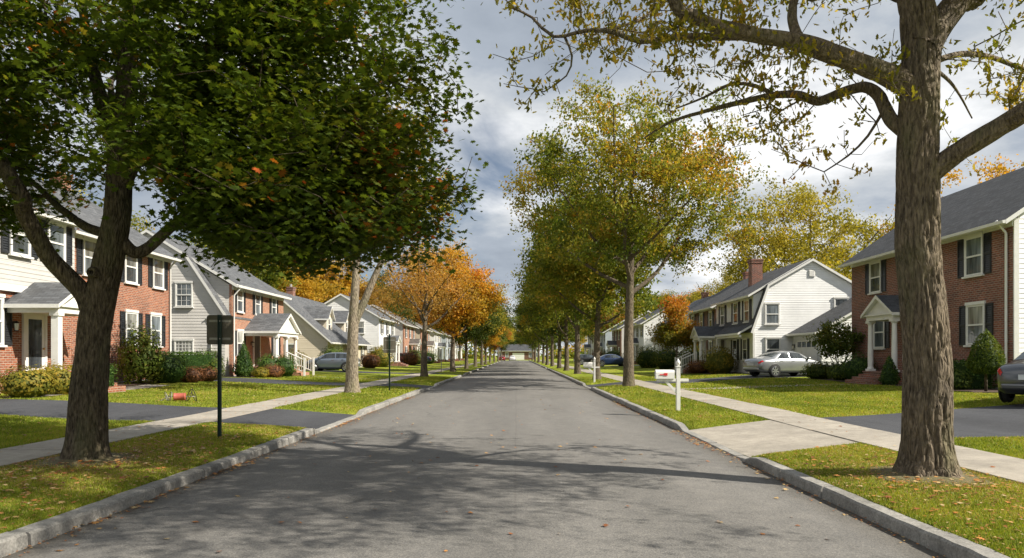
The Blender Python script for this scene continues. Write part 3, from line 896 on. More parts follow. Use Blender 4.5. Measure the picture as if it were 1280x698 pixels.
# --- the big maple on the left verge (local origin at its foot)
def big_maple():
    bx, by = -6.04, 10.1; bz = G(bx, by)
    def L(px, py, dy=0.0):          # a point seen at this pixel, dy metres beyond the trunk
        Y = by + dy
        return ((px-CX)*Y/F - bx, dy, EYE + (CY-py)*Y/F - bz)
    t = Tree(21, .3)
    t.limb([(0,0,-.1), L(114,470), L(120,400), L(133,340), L(146,270), L(150,205,.1), L(158,120,.2), L(163,20,.3), (.65,.4,7.8), (.5,.3,9.2)], .255, .05)
    t.limb([L(122,385), L(100,362,-.1), L(62,322,-.3), L(30,265,-.6), L(2,205,-.8), (-2.5,-1.2,6.2), (-3.4,-1.6,7.6)], .125, .03)
    t.limb([L(146,305), L(172,316,.1), L(205,292,.2), L(238,266,.2), L(300,252,.0), L(370,235,-.2), L(430,205,-.5)], .085, .02)
    t.limb([L(146,290), L(110,285,.4), L(72,258,.9), L(30,225,1.3), (-3.2,2.2,4.2)], .07, .02)
    t.limb([L(150,200,.1), L(128,130,.3), L(112,70,.6), L(100,0,.9), (-1.2,1.4,7.4)], .12, .03)
    t.limb([L(150,230,.1), L(200,150,-.2), L(250,80,-.6), L(300,0,-1.0), (2.9,-1.6,6.9), (3.6,-2,8)], .12, .03)
    t.limb([L(155,170,.1), L(220,160,.8), L(310,120,1.4), L(400,90,2.0)], .08, .02)
    t.limb([L(152,180,.2), L(140,100,1.4), (-.6,2.8,6.4)], .07, .02)
    def keep(a):
        x, y, z = a
        if z < 2.45: return False
        rr = math.hypot(x, y)
        if z < 3.9 and rr < 1.5: return False
        if z < 3.2 and x < .5 and x > -1.8: return False
        if x + bx > -.75 - .25*max(0, z-5.2): return False
        px = CX + F*(x+bx)/(y+by); py = CY - F*(z+bz-EYE)/(y+by)
        if px < 165 and py > 205 + (165-px)*.82: return False
        if 165 <= px < 330 and py > min(334, 200 + 1.5*(px-165)): return False
        if px >= 330 and py > 334 + 8*math.sin(px*.05) - max(0, px-540)*1.2: return False
        return True
    A = crown_pts(t.r, 2350, [(.3,.3,5.6, 4.9,4.3,3.3, 1.0), (2.9,.0,4.9, 2.3,3.0,2.4, .8), (3.4,.4,6.4, 1.6,2.2,1.6,.35), (3.1,.1,3.7, 2.0,2.8,1.1,.75), (-2.6,.2,4.9, 2.6,3.2,2.0,.6), (-1.6,-1.6,5.8, 2.6,2.4,1.6,.45), (0,.2,7.2, 4.0,3.6,2.4,.4)], .42, 6, keep, .4)
    t.reach(A, .12, .16, .02).radii(.0055, 2.25)
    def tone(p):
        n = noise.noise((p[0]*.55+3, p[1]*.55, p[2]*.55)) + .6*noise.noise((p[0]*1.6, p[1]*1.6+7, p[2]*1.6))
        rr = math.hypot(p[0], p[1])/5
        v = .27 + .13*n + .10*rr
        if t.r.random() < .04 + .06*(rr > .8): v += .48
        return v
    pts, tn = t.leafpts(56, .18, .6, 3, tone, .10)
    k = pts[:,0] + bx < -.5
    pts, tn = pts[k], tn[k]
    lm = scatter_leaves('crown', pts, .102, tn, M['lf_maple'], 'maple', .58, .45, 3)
    wm = t.wood('trunk', M['bark_dark'], hero=True, ridge=.010, flare=.42)
    mt = tree_object('maple_tree', (bx, by, bz), wm, lm, 'big dark green maple with orange flecks before the left brick house', group=None)
    k = L(127, 343)
    kn = MB().lathe([(.09,.10),(.075,.0),(.055,-.03),(.035,-.015),(.02,-.0)], n=16, axis='y').build('branch_scar', M['bark_dark'], mt, (k[0], -.235, k[2]), smooth=True)
big_maple()

# --- the big half-bare oak on the right verge
def big_oak():
    bx, by = 5.04, 8.82; bz = G(bx, by)
    def L(px, py, dy=0.0):
        Y = by + dy
        return ((px-CX)*Y/F - bx, dy, EYE + (CY-py)*Y/F - bz)
    t = Tree(5, .16)
    t.limb([(0,0,-.1), L(1160,480), L(1154,380), L(1148,300), L(1147,230), L(1149,160), L(1150,100), L(1150,50,.05), L(1140,-10,.1), (-.3,.3,6.3), (-.5,.5,8), (-.4,.7,10)], [.285,.268,.255,.245,.235,.225,.2,.165,.14,.11,.09,.06], 0)
    t.limb([L(1150,65), L(1172,35,.1), L(1200,0,.2), (.9,.4,6.2), (1.6,.7,8.0), (1.9,.9,9.6)], .17, .05)
    t.limb([L(1140,118), L(1118,98,-.05), L(1090,86,-.2), L(1050,71,-.35), L(1000,54,-.5), L(950,45,-.6), L(900,34,-.8), L(866,20,-.9), L(840,-4,-1.0), (-3.6,-1.2,6.6)], .135, .035)
    t.limb([L(945,44,-.6), L(900,46,-.5), L(850,46,-.4), L(800,52,-.3), L(770,41,-.2), L(735,38,-.1), L(692,46,0), L(665,22,.1), L(640,10,.2)], .055, .012)
    t.limb([L(995,52,-.5), L(990,22,-.3), L(998,-10,-.1), (-1.3,.2,6.0), (-1.5,.4,7.2)], .06, .015)
    t.limb([L(1140,175), L(1114,150,.15), L(1100,122,.3), L(1080,109,.4), L(1050,117,.5), L(1022,127,.6), L(1000,119,.7), L(968,119,.8), L(930,127,.9), L(890,137,1.0), L(840,152,1.1), L(806,172,1.2)], .085, .011)
    t.limb([L(970,119,.8), L(945,108,1.0), L(915,105,1.2), L(880,122,1.4), L(845,136,1.6)], .035, .010)
    t.limb([L(1150,232), L(1180,203,-.1), L(1215,180,-.3), L(1260,153,-.5), L(1310,120,-.8), (2.6,-1.2,5.6), (3.6,-1.6,6.8)], .125, .04)
    t.limb([L(1160,85,.1), L(1200,68,.5), L(1240,72,.9), L(1290,88,1.2), L(1350,80,1.6)], .05, .015)
    t.limb([L(1165,110,.2), L(1185,100,.8), L(1200,120,1.4), L(1215,148,1.8)], .03, .010)
    t.limb([L(1110,140,.2), L(1085,170,.3), L(1060,195,.3), L(1030,215,.4)], .022, .008)
    t.limb([L(760,40,-.2), L(800,25,.2), L(830,0,.5), L(850,-25,.7)], .022, .01)
    t.limb([L(700,48,0), L(715,70,.1), L(708,95,.1), L(680,115,.2)], .016, .007)
    t.limb([(-.3,.3,6.3), (-1.6,1.2,7.4), (-3.0,1.8,8.6)], .115, .03)
    t.limb([(-.45,.45,7.6), (-1.5,-.9,8.8), (-2.8,-1.8,9.8)], .10, .03)
    t.limb([(-.2,.2,6.0), (-.6,2.0,7.2), (-.9,3.4,8.6)], .10, .03)
    t.limb([(.9,.4,6.2), (1.6,-1.0,7.4), (2.2,-2.2,8.4)], .11, .03)
    t.limb([(-.3,.3,6.2), (-.8,-1.4,7.2), (-1.8,-3.2,8.2), (-2.4,-4.4,9.2)], .10, .03)
    t.limb([(1.1,.4,6.6), (1.2,-1.8,7.4), (.6,-3.6,8.4)], .09, .03)
    t.limb([(1.4,.6,7.4), (2.6,1.8,8.4), (3.4,2.6,9.4)], .09, .03)
    def keep_low(a):
        x, y, z = a
        Y = y+by; px = CX + F*(x+bx)/Y; py = CY - F*(z+bz-EYE)/Y
        if px < 608: return False
        lim = 105 if px < 700 else (75 if px < 830 else (150 if px < 930 else 190))
        if px > 1180: lim = 130
        return py < lim
    def keep_high(a):
        x, y, z = a
        if z < 5.5 or y + by < 1.5: return False
        py = CY - F*(z+bz-EYE)/(y+by)
        return py < 5 or (py < 100 and t.r.random() < .05)
    low = crown_pts(t.r, 430, [(-3.2,0,5.2, 2.8,2.2,1.4, 1.0), (2.3,.3,5.2, 2.4,2.4,1.2, .4), (-1.5,.8,4.6, 1.6,1.6,1.0,.35)], .42, 5, keep_low, .15)
    high = crown_pts(t.r, 1800, [(1.2,-3.0,9.8, 4.2,4.0,2.2, 1.5), (-.4,-.3,8.4, 4.8,4.6,2.9, 1.0), (-1.9,-1.2,7.0, 3.6,4.0,1.5, .9), (2.2,-1.6,7.2, 2.6,3.0,1.6,.5), (2.6,-3.8,7.8, 2.8,2.4,2.0,.7), (.6,-4.4,7.6, 3.2,2.0,1.8,.9)], .5, 7, keep_high, .3)
    twig = np.array([L(*p) for p in ((640,96,0),(655,130,.1),(670,112,.1),(760,100,0),(775,85,.1),(700,118,.2),(885,160,1.2),(820,160,1.1),(1005,205,.5),(985,195,.4),(1040,235,.4),(1075,215,.3),(1030,190,.4),(985,225,.5),(955,170,.8),(915,185,1.0),(1215,205,1.5),(1180,160,1.3),(1200,190,1.4),(930,80,-.4),(1075,150,.5),(1100,170,.5))])
    t.reach(np.concatenate([low, high, twig]), .10, .34, .03).radii(.0042, 2.2)
    def tone(p):
        n = noise.noise((p[0]*.7+3, p[1]*.7, p[2]*.7))
        return .42 + .5*n
    P = np.array(t.P); tips = t.tips
    lowtips = [i for i in tips if P[i][2] + bz < 6.2]; hightips = [i for i in tips if P[i][2] + bz >= 6.2]
    t.tips = [i for i in lowtips if t.r.random() > .25]; p1, t1 = t.leafpts(19, .062, .9, 3, tone, .16)
    t.tips = hightips; p2, t2 = t.leafpts(36, .14, .8, 4, tone, .16)
    pts, tn = np.concatenate([p1,p2]), np.concatenate([t1,t2])
    lm = scatter_leaves('crown', pts, .088, tn, M['lf_oak'], 'lobed', .25, .9, 8)
    wm = t.wood('trunk', M['bark_oak'], hero=True, ridge=.0155, flare=.5)
    tree_object('oak_tree', (bx, by, bz), wm, lm, 'thick ridged tree with sparse yellow leaves and long bare limbs, on the near right verge')
big_oak()

def street_tree(seed, H, W, fork, r0, n, per, leaf, mat, bark, clear=None, sigma=.5, lsig=.3, tonek=(.4,.45), spread=.13, lean=0.0, stems=1, kind='quad', egg=.55, bare=0, shell=.35, hero_sides=10, orangetop=0.0, limbs=7):
    """a street tree of height H and crown width W; returns its two meshes"""
    t = Tree(seed, .35)
    r = t.r
    top = H*.78
    t.limb([(0,0,-.1), (lean*.2, .05, fork*.5), (lean*.5+.05, 0, fork), (lean+.15, .1, (fork+top)/2), (lean, -.1, top)], r0, r0*.1)
    if stems == 2:
        t.limb([(0,0,fork), (.45,.1,fork+.9), (.95,.15,fork+2.1), (1.6,.2,fork+3.4), (2.5,.4,fork+5.0)], r0*.72, r0*.2)
    for k in range(limbs):
        a = k*2.399 + r.uniform(-.4,.4)
        z = fork*(.98 + .9*k/limbs*(H/fork-1)*.35)
        R = W*.5*r.uniform(.62, .85)
        up = r.uniform(.5, .95)
        t.limb([(0,0,z), (R*.35*math.cos(a), R*.35*math.sin(a), z+R*.35*up), (R*.7*math.cos(a+.15), R*.7*math.sin(a+.15), z+R*.85*up), (R*math.cos(a+.2), R*math.sin(a+.2), z+R*1.25*up)], r0*.42*(1-.4*k/limbs), .02)
    cz = (H + (clear or fork))*.5 - (egg-.5)*H*.15
    rz_ = (H - (clear or fork))*.5
    lo = (clear or fork)
    parts = [(0,0,cz, W*.46, W*.46, rz_*.95, 1.0), (0,0,lo+(H-lo)*.36, W*.48, W*.48, rz_*.5, .6)]
    parts.append((lean,0,top, W*.2, W*.2, (H-top)*.9, .22))
    for k in range(5):
        a = k*1.257 + r.uniform(-.5,.5); q = W*.27
        parts.append((q*math.cos(a), q*math.sin(a), lo + (H-lo)*r.uniform(.3,.72), W*.22, W*.22, rz_*.36, .22))
    A = crown_pts(r, n, parts, sigma, 6, lambda a: a[2] > lo*.92, shell)
    t.reach(A, .14, .15, .03).radii(.007, 2.3)
    def tone(p):
        nn = noise.noise((p[0]*.4+seed, p[1]*.4, p[2]*.4)) + .5*noise.noise((p[0]*1.1, p[1]*1.1+seed, p[2]*1.1))
        return tonek[0] + tonek[1]*nn + orangetop*((p[2]-lo)/(H-lo)-.4)
    if bare:
        t.tips = [i for i in t.tips if r.random() > bare]
    pts, tn = t.leafpts(per, lsig, .7, 2, tone, spread)
    lm = scatter_leaves('crown', pts, leaf, tn, mat, kind, .35, .6, seed)
    wm = t.wood('trunk', bark, sides=(3, hero_sides), flare=.3)
    return wm, lm

def xz(px, Y): return (px-CX)*Y/F
def at(px, Y): x = xz(px, Y); return (x, Y, G(x, Y))
def with_mat(me, mat):
    m = me.copy(); m.materials[0] = mat; return m

# right-hand row
w, l = street_tree(31, 14.4, 13.4, 4.3, .27, 1300, 42, .145, M['lf_olive'], M['bark_mid'], clear=4.3, sigma=.5, lsig=.22, tonek=(.52,.52), limbs=10, hero_sides=12, shell=.3)
tree_object('street_tree', at(786, 33.6), w, l, 'tall broad olive and gold street tree between the two white mailboxes', group='street trees')
OL = [street_tree(41, 12.5, 10, 3.3, .25, 620, 64, .2, M['lf_olive'], M['bark_mid'], tonek=(.33,.45), sigma=.6, lsig=.34),
      street_tree(42, 13.5, 9.5, 3.6, .27, 620, 64, .2, M['lf_olive'], M['bark_mid'], tonek=(.45,.45), sigma=.6, lsig=.34)]
DK = street_tree(43, 12.5, 9, 3.2, .25, 560, 64, .21, M['lf_dark'], M['bark_mid'], tonek=(.42,.4), sigma=.6, lsig=.34)
OR = street_tree(44, 11.8, 8.6, 3.0, .25, 620, 62, .2, M['lf_orange'], M['bark_mid'], tonek=(.5,.45), sigma=.55, lsig=.32)
YE = street_tree(45, 12, 9, 3.4, .24, 520, 50, .2, M['lf_yellow'], M['bark_mid'], tonek=(.45,.45), sigma=.55, lsig=.34)
rt = [(746, 43.2, OL[0], .95, 'shaded olive tree just behind the second white mailbox'), (722, 56.5, OL[1], .95, 'olive street tree on the right kerb, next beyond the second mailbox tree'), (708, 68, OL[0], 1.0, 'fourth trunk along the right kerb, dark olive crown'),
      (699, 80, DK, 1.0, 'fifth trunk along the right kerb, under dark green leaves'), (690.5, 94, OL[1], .95, 'sixth trunk along the right kerb, olive crown'), (684, 108, OL[0], 1.0, 'seventh trunk along the right kerb'),
      (679, 124, DK, 1.0, 'eighth trunk along the right kerb, small and dark'), (673.5, 143, OL[1], 1.0, 'ninth trunk along the right kerb, far down the street'), (669, 165, OL[0], 1.0, 'tenth trunk along the right kerb, far down the street'), (665.5, 192, DK, 1.0, 'farthest dark tree on the right kerb before the end of the road')]
for i, (px, Y, tr, sc, lab) in enumerate(rt):
    tree_object('street_tree', at(px, Y), tr[0], tr[1], lab, group='street trees', rz=i*1.9, scale=sc)
# left-hand row
w, l = street_tree(51, 11.5, 8.5, 2.65, .27, 560, 26, .15, M['lf_yellow'], M['bark_pale'], clear=5.0, stems=2, tonek=(.5,.4), bare=.25, sigma=.5, lsig=.22, limbs=0)
tree_object('forked_tree', at(440, 28.0), w, l, 'pale double-stemmed tree with nearly bare twigs, right of the blue-grey hatchback', group='street trees')
w, l = street_tree(52, 10.2, 8.0, 3.2, .25, 620, 18, .14, M['lf_rust'], M['bark_mid'], tonek=(.55,.4), bare=.25, sigma=.5, lsig=.3, limbs=8)
tree_object('thinning_tree', at(530, 49.0), w, l, 'rust leaved street tree losing its leaves, between bare-twigged tree and bright orange tree', group='street trees')
lt = [(566, 64.0, OR, 1.0, None, 'bright orange street tree on the left kerb'), (583, 77, DK, .85, None, 'dark green tree right behind the bright orange tree on the left kerb'), (594, 90, OL[1], .85, 'lf_yellow', 'yellow olive tree, second beyond the bright orange one on the left kerb'),
      (602.5, 104, DK, .95, None, 'dark green tree in the middle of the left row'), (607, 118, OR, .85, 'lf_golden', 'golden yellow tree half way down the left row'), (612.5, 135, OL[0], .85, None, 'olive tree beyond the golden one in the left row'),
      (618, 155, OR, .85, 'lf_flame', 'small far orange tree in the left row'), (622.5, 178, OL[1], .9, 'lf_yellow', 'far yellow tree near the end of the left row'), (626.5, 200, DK, .95, None, 'farthest tree of the left row, dark')]
for i, (px, Y, tr, sc, mt, lab) in enumerate(lt):
    tree_object('street_tree', at(px, Y), tr[0], with_mat(tr[1], M[mt]) if mt else tr[1], lab, group='street trees', rz=i*2.3+1, scale=sc)
# the wood that closes the horizon
def far_wood():
    r = np.random.default_rng(9); P, S = [], []
    def row(x0, y0, x1, y1, h, n):
        u = r.random(n); x = x0+(x1-x0)*u; y = y0+(y1-y0)*u
        top = h*(.62 + .3*np.sin(u*41+x0) * np.sin(u*17+1) + .2*np.sin(u*97))
        z = top*r.random(n)**.75
        P.append(np.stack([x + r.normal(0, 2.2, n), y + r.normal(0, 2.2, n), z + .2], 1)); S.append(.4 + .3*np.sin(u*63+x0) + .15*np.sin(u*23))
    row(-130, 300, 130, 300, 11, 11000); row(-44, 75, -75, 300, 9, 12000); row(44, 75, 75, 300, 9, 12000); row(-60, 20, -44, 75, 9, 3000); row(60, 20, 44, 75, 9, 3000)
    row(-12, 244, -40, 236, 4, 1500); row(12, 244, 40, 236, 4, 1500)
    Q = np.concatenate(P); T = np.concatenate(S)
    me = scatter_leaves('woodland', Q, 1.1, np.clip(T + r.normal(0, .14, len(T)), 0, 1), M['lf_olive'], 'quad', .3, .3, 2)
    tag(link('woodland', me), 'distant olive autumn woodland behind the houses and the road end', 'woodland', kind='stuff')
far_wood()
# yard and background trees
w, l = street_tree(61, 6.4, 3.7, 1.3, .09, 330, 40, .16, M['lf_flame'], M['bark_mid'], clear=.9, tonek=(.35,.3), orangetop=.75, sigma=.3, lsig=.22, limbs=5)
tree_object('yard_maple', at(845, 56), w, l, 'small flame coloured maple on the lawn before the dark brick house')
bgs = street_tree(62, 15, 15, 3.5, .35, 850, 42, .2, M['lf_yellow'], M['bark_mid'], tonek=(.42,.4), sigma=.6, lsig=.34, limbs=9, shell=.3)
bgt = [(1012, 72, bgs, 1.28, None, 'large thin yellow tree rising behind the white gambrel house'), (1262, 50, bgs, 1.02, 'lf_orange', 'orange yellow tree behind the right brick house roof'),
       (352, 82, OR, 1.15, 'lf_golden', 'golden tree behind the cream house with dormers'), (395, 92, OR, 1.3, 'lf_golden', 'taller golden tree behind the second dormer'), (445, 104, OL[0], 1.0, 'lf_rust', 'brown leaved tree behind the white houses on the left'),
       (478, 112, DK, 1.15, None, 'dark tree behind the rusty street tree'), (505, 125, OR, 1.2, 'lf_rust', 'rusty tree rising over the far left roofs'), (300, 75, OL[1], 1.1, None, 'olive tree behind the grey sided house'),
       (120, 62, OL[0], 1.15, None, 'olive tree behind the left brick house'), (20, 55, OL[1], 1.15, 'lf_yellow', 'yellow olive tree behind the left house wing'), (540, 140, OL[1], 1.15, 'lf_yellow', 'yellow tree behind the far left houses'), (575, 165, OR, 1.1, None, 'orange tree beyond the far left houses'),
       (905, 92, bgs, .85, 'lf_yellow', 'pale thin tree behind the dark brick house'), (870, 110, OR, 1.0, 'lf_orange', 'orange tree behind the right hand roofs'), (820, 120, OL[0], 1.0, None, 'olive tree behind the pale house on the right'),
       (775, 135, OR, 1.0, 'lf_rust', 'rusty tree among the far right houses'), (745, 150, OL[1], 1.0, None, 'olive tree among the far right houses'), (720, 170, OR, 1.0, 'lf_yellow', 'yellow tree beyond the far right houses'),
       (640, 262, DK, 1.0, None, 'dark tree behind the garage at the end of the road'), (618, 250, OR, 1.0, None, 'orange tree left of the house at the road end'), (668, 255, OL[0], 1.0, None, 'olive tree right of the house at the road end'),
       (655, 275, OR, .9, 'lf_rust', 'rusty tree showing above the roof at the road end'), (600, 270, OL[1], 1.0, None, 'olive tree well left of the road end'), (690, 270, DK, 1.0, None, 'dark tree well right of the road end'),
       (1120, 95, OL[0], 1.1, None, 'olive tree far behind the thick right trunk'), (960, 100, OL[1], 1.0, 'lf_yellow', 'yellow tree behind the chimney of the gambrel house')]
for i, (px, Y, tr, sc, mt, lab) in enumerate(bgt):
    tree_object('garden_tree', at(px, Y), tr[0], with_mat(tr[1], M[mt]) if mt else tr[1], lab, group='trees behind the houses', rz=i*1.3+.4, scale=sc)

# ------------------------------------------------------------------ shrubs
def shrub_mesh(seed, rx, ry, h, n, leaf, mat, shape='round'):
    r = np.random.default_rng(seed)
    if shape == 'box':
        face = r.integers(0, 6, n)
        p = r.uniform(-1, 1, (n,3)); 
        ax = np.array([0,0,1,1,2,2])[face]; sg = np.where(face % 2, -1, 1)
        p[np.arange(n), ax] = sg*(1 + r.normal(-.02, .055, n))
        q = np.sign(p)*np.abs(p)**1.0
        P = np.stack([q[:,0]*rx, q[:,1]*ry, (q[:,2]*.5+.5)*h], 1)
        P[:,2] += .03*np.sin(P[:,0]*6)
    elif shape in ('cone', 'egg'):
        z = 1-np.sqrt(r.random(n)); a = r.uniform(0, 2*PI, n)
        rr = (1-z**(2.6 if shape == 'egg' else 1.5))*(.55+.45*np.minimum(1, z*6))*(1-np.abs(r.normal(0, .1, n)))
        rr *= 1+.08*np.sin(a*5+z*9)
        P = np.stack([rr*rx*np.cos(a), rr*ry*np.sin(a), z*h], 1)
    else:
        d = r.normal(0, 1, (n,3)); d /= np.linalg.norm(d, axis=1)[:,None]
        lump = 1 + .26*np.array([noise.noise((x*1.7+seed, y*1.7, z*1.7)) + .5*noise.noise((x*4+seed, y*4, z*4)) for x,y,z in d])
        if shape == 'loose': rad = lump*(1 - .55*r.random(n)**1.5); rad *= 1+.35*(r.random(n) < .12)*r.random(n)
        else: rad = lump*(1-np.abs(r.normal(0, .10, n)) + .22*(r.random(n) < .06)*r.random(n))
        P = d*rad[:,None]*np.array([rx, ry, h*.54]); P[:,2] += h*.47
        P[:,2] = np.maximum(P[:,2], .02+.05*r.random(n))
    tone = np.clip(r.normal(.45, .2, n) + .25*np.sin(P[:,0]*3+seed)*np.cos(P[:,2]*3.1), 0, 1)
    return scatter_leaves('foliage', P, leaf, tone, mat, 'quad', .15, .1, seed)
def shrub(name, x, y, rx, ry, h, mat, label, n=1500, leaf=.09, shape='round', seed=None, lift=0, group=None, stem=.05, cat='shrub'):
    s = seed or int(abs(x*13+y*7))
    e = empty(name, (x, y, G(x, y)))
    tag(e, label, cat, group)
    me = shrub_mesh(s, rx, ry, h, n, leaf, M[mat], shape)
    link('foliage', me, e, (0,0,lift))
    t = MB()
    r = random.Random(s)
    for k in range(1 if lift > .3 else 4):
        a = r.uniform(0, 6.28); q = 0 if lift > .3 else rx*.55
        t.tube([(0,0,-.05), (q*.3*math.cos(a), q*.3*math.sin(a), h*.25+lift*.6), (q*math.cos(a), q*math.sin(a), h*.6+lift)], [stem, stem*.8, stem*.4], 6)
    t.build('stem', M['bark_dark'], e, smooth=True)
    # dense inner twigs so that the bush is not hollow
    if shape != 'loose':
        c = MB(); f = .86
        if shape == 'box': c.box(-rx*f, rx*f, -ry*f, ry*f, 0, h*.93)
        elif shape in ('cone', 'egg'): c.lathe([(rx*.5,0),(rx*.72,h*.15),(rx*.6,h*.4),(rx*.3,h*.72),(.02,h*.92)], n=12)
        else: c.lathe([(rx*.45,0),(rx*.68,h*.2),(rx*.72,h*.45),(rx*.55,h*.7),(.05,h*.84)], n=12)
        c.build('inner_twigs', M[mat], e, (0,0,lift))
    return e
# left house
shrub('shrub', -14.9, 21.9, .85, .8, .95, 'lf_gold', 'low yellow green bush at the left picture edge, by the brick wing', 1500, .1)
shrub('shrub', -14.9, 23.3, .8, .8, 1.0, 'lf_gold', 'golden bush between the edge bush and the clipped green box', 1500, .1)
shrub('clipped_box', -14.6, 24.9, .5, .5, .95, 'lf_box', 'clipped dark green box bush left of the big maple trunk', 1500, .07, 'box')
shrub('tall_shrub', -16.0, 30.6, 1.0, .9, 2.5, 'lf_lime', 'tall loose light green shrub right of the big maple trunk', 4200, .12, 'loose')
shrub('round_bush', -15.6, 32.0, 1.0, .9, 1.45, 'lf_box', 'rounded clipped bush beside the tall loose shrub', 2200, .08)
shrub('clipped_hedge', -16.0, 34.9, .7, 1.7, 1.35, 'lf_box', 'long clipped dark hedge under the brick house windows', 3000, .08, 'box', cat='hedge')
shrub('low_shrub', -15.0, 33.1, .65, .65, .75, 'lf_redsh', 'red brown low shrub before the clipped hedge, left one', 1100, .08)
shrub('low_shrub', -15.0, 34.8, .65, .7, .75, 'lf_redsh', 'red brown low shrub before the clipped hedge, right one', 1100, .08)
shrub('small_bush', -15.2, 36.2, .5, .5, 1.0, 'lf_shrub', 'small dark bush at the hedge end by the second driveway', 900, .08)
shrub('arching_shrub', -17.0, 39.7, .95, .6, 1.6, 'lf_dark', 'arching dark shrub below the white lattice', 1500, .11, 'loose')
# second house
shrub('cone_bush', -15.4, 40.6, .62, .62, 2.05, 'lf_box', 'cone shaped dark green bush at the corner of the second house', 2000, .08, 'cone')
shrub('clipped_hedge', -14.6, 42.3, .75, .9, 1.35, 'lf_box', 'rounded clipped hedge just right of the cone bush', 1800, .09, 'round', cat='hedge')
shrub('round_bush', -13.9, 43.0, .85, .85, 1.35, 'lf_box', 'round clipped bush in front of the second house porch', 1900, .08)
shrub('low_shrub', -14.0, 41.3, .7, .7, .8, 'lf_redsh', 'red brown shrub before the round clipped bush', 1200, .08)
shrub('low_shrub', -14.3, 40.2, .5, .5, .6, 'lf_gold', 'small yellowish shrub beside the cone bush', 900, .08)
shrub('shrub', -15.2, 49.2, .9, .8, 1.7, 'lf_gold', 'yellow green bush right of the second house porch', 1500, .11)
shrub('shrub', -15.3, 59.9, 1.1, .9, 2.1, 'lf_shrub', 'large green bush at the corner of the cream house', 1700, .13)
shrub('shrub', -14.4, 75.5, 1.6, 1.4, 2.3, 'lf_gold', 'yellow green bush seen just right of the pale forked trunk', 1700, .15)
shrub('shrub', -14.4, 70.5, 1.1, 1.0, 1.5, 'lf_redsh', 'brownish bush behind the pale forked trunk', 1200, .13)
shrub('shrub', -13.6, 92, 1.3, 1.2, 1.9, 'lf_redsh', 'reddish bush on the far left lawns', 1100, .16)
shrub('shrub', -14.0, 99, 1.5, 1.3, 2.2, 'lf_dark', 'dark bush before the far left houses', 1200, .16)
shrub('shrub', -13.8, 112, 1.5, 1.3, 2.0, 'lf_shrub', 'green bush before the far left houses', 1100, .17)
# right side
shrub('topiary_pine', 15.8, 24.25, .56, .56, 1.5, 'lf_shrub', 'small egg shaped pine on a bare stem before the right brick house', 4600, .065, 'egg', lift=.62, stem=.05, cat='small tree')
shrub('clipped_hedge', 16.5, 27.0, .5, 1.5, 1.0, 'lf_box', 'low dark hedge against the right brick house', 1800, .08, 'box', cat='hedge')
shrub('low_shrub', 15.6, 25.6, .55, .55, .75, 'lf_shrub', 'small leafy shrub left of the cone pine', 900, .09)
shrub('small_bush', 15.4, 29.75, .42, .42, 1.3, 'lf_box', 'narrow dark bush just left of the thick right trunk, beside the brick steps', 1200, .07, 'cone')
shrub('round_bush', 16.1, 33.9, .9, .85, 1.35, 'lf_box', 'dark round bush left of the brick steps', 1900, .08)
shrub('shrub', 16.0, 35.3, .8, .8, .95, 'lf_shrub', 'green bush between the small tree and the dark round bush', 1500, .09)
shrub('shrub', 15.75, 37.3, 1.0, .9, .95, 'lf_dark', 'wide dark bush at the front of the silver sedan', 1700, .1)
shrub('shrub', 13.9, 49.2, 1.3, 1.1, 1.9, 'lf_gold', 'large olive bush before the gambrel house porch', 2000, .12)
shrub('low_shrub', 13.0, 51.3, 1.0, 1.0, 1.0, 'lf_redsh', 'reddish low planting by the white porch railing', 1200, .11)
shrub('shrub', 14.2, 58.0, 1.4, 1.2, 2.0, 'lf_dark', 'dark bush at the corner of the dark brick house', 1700, .13)
shrub('shrub', 13.8, 66, 1.5, 1.4, 2.0, 'lf_dark', 'dark bush behind the flame coloured maple', 1500, .15)
shrub('shrub', 13.2, 72, 1.6, 1.5, 2.2, 'lf_dark', 'dark bush right of the tall olive trunk', 1500, .15)
shrub('shrub', 13.0, 98, 1.6, 1.5, 2.2, 'lf_shrub', 'far green bush beyond the navy car', 1100, .17)
shrub('shrub', 13.5, 118, 1.6, 1.5, 2.2, 'lf_redsh', 'far rusty bush on the right', 1000, .18)
def small_tree():
    t = Tree(77, .2)
    for k in range(5):
        a = k*1.3; t.limb([(0,0,-.05), (.12*math.cos(a), .12*math.sin(a), .5), (.5*math.cos(a), .5*math.sin(a), 1.3), (.9*math.cos(a), .9*math.sin(a), 2.0)], .035, .012)
    A = crown_pts(t.r, 230, [(0,0,2.0, 1.25,1.25,.95, 1)], .22, 5, lambda a: a[2] > 1.0, .3)
    t.reach(A, .1, .15).radii(.005)
    p, tn = t.leafpts(26, .14, .8, 2, lambda q: .5+.4*noise.noise((q[0],q[1],q[2])), .15)
    tree_object('small_tree', (16.3, 36.4, G(16.3, 36.4)), t.wood('trunk', M['bark_dark']), scatter_leaves('crown', p, .12, tn, M['lf_dark'], 'quad', .3, .3, 4), 'small dark multi-stemmed tree in front of the garage of the gambrel house', 'small tree')
small_tree()

# ------------------------------------------------------------------ houses
# local frame of a house: x along the street front, -y towards the street, z up
_cache = {}
def cached(key, fn):
    if key not in _cache: _cache[key] = fn()
    return _cache[key]

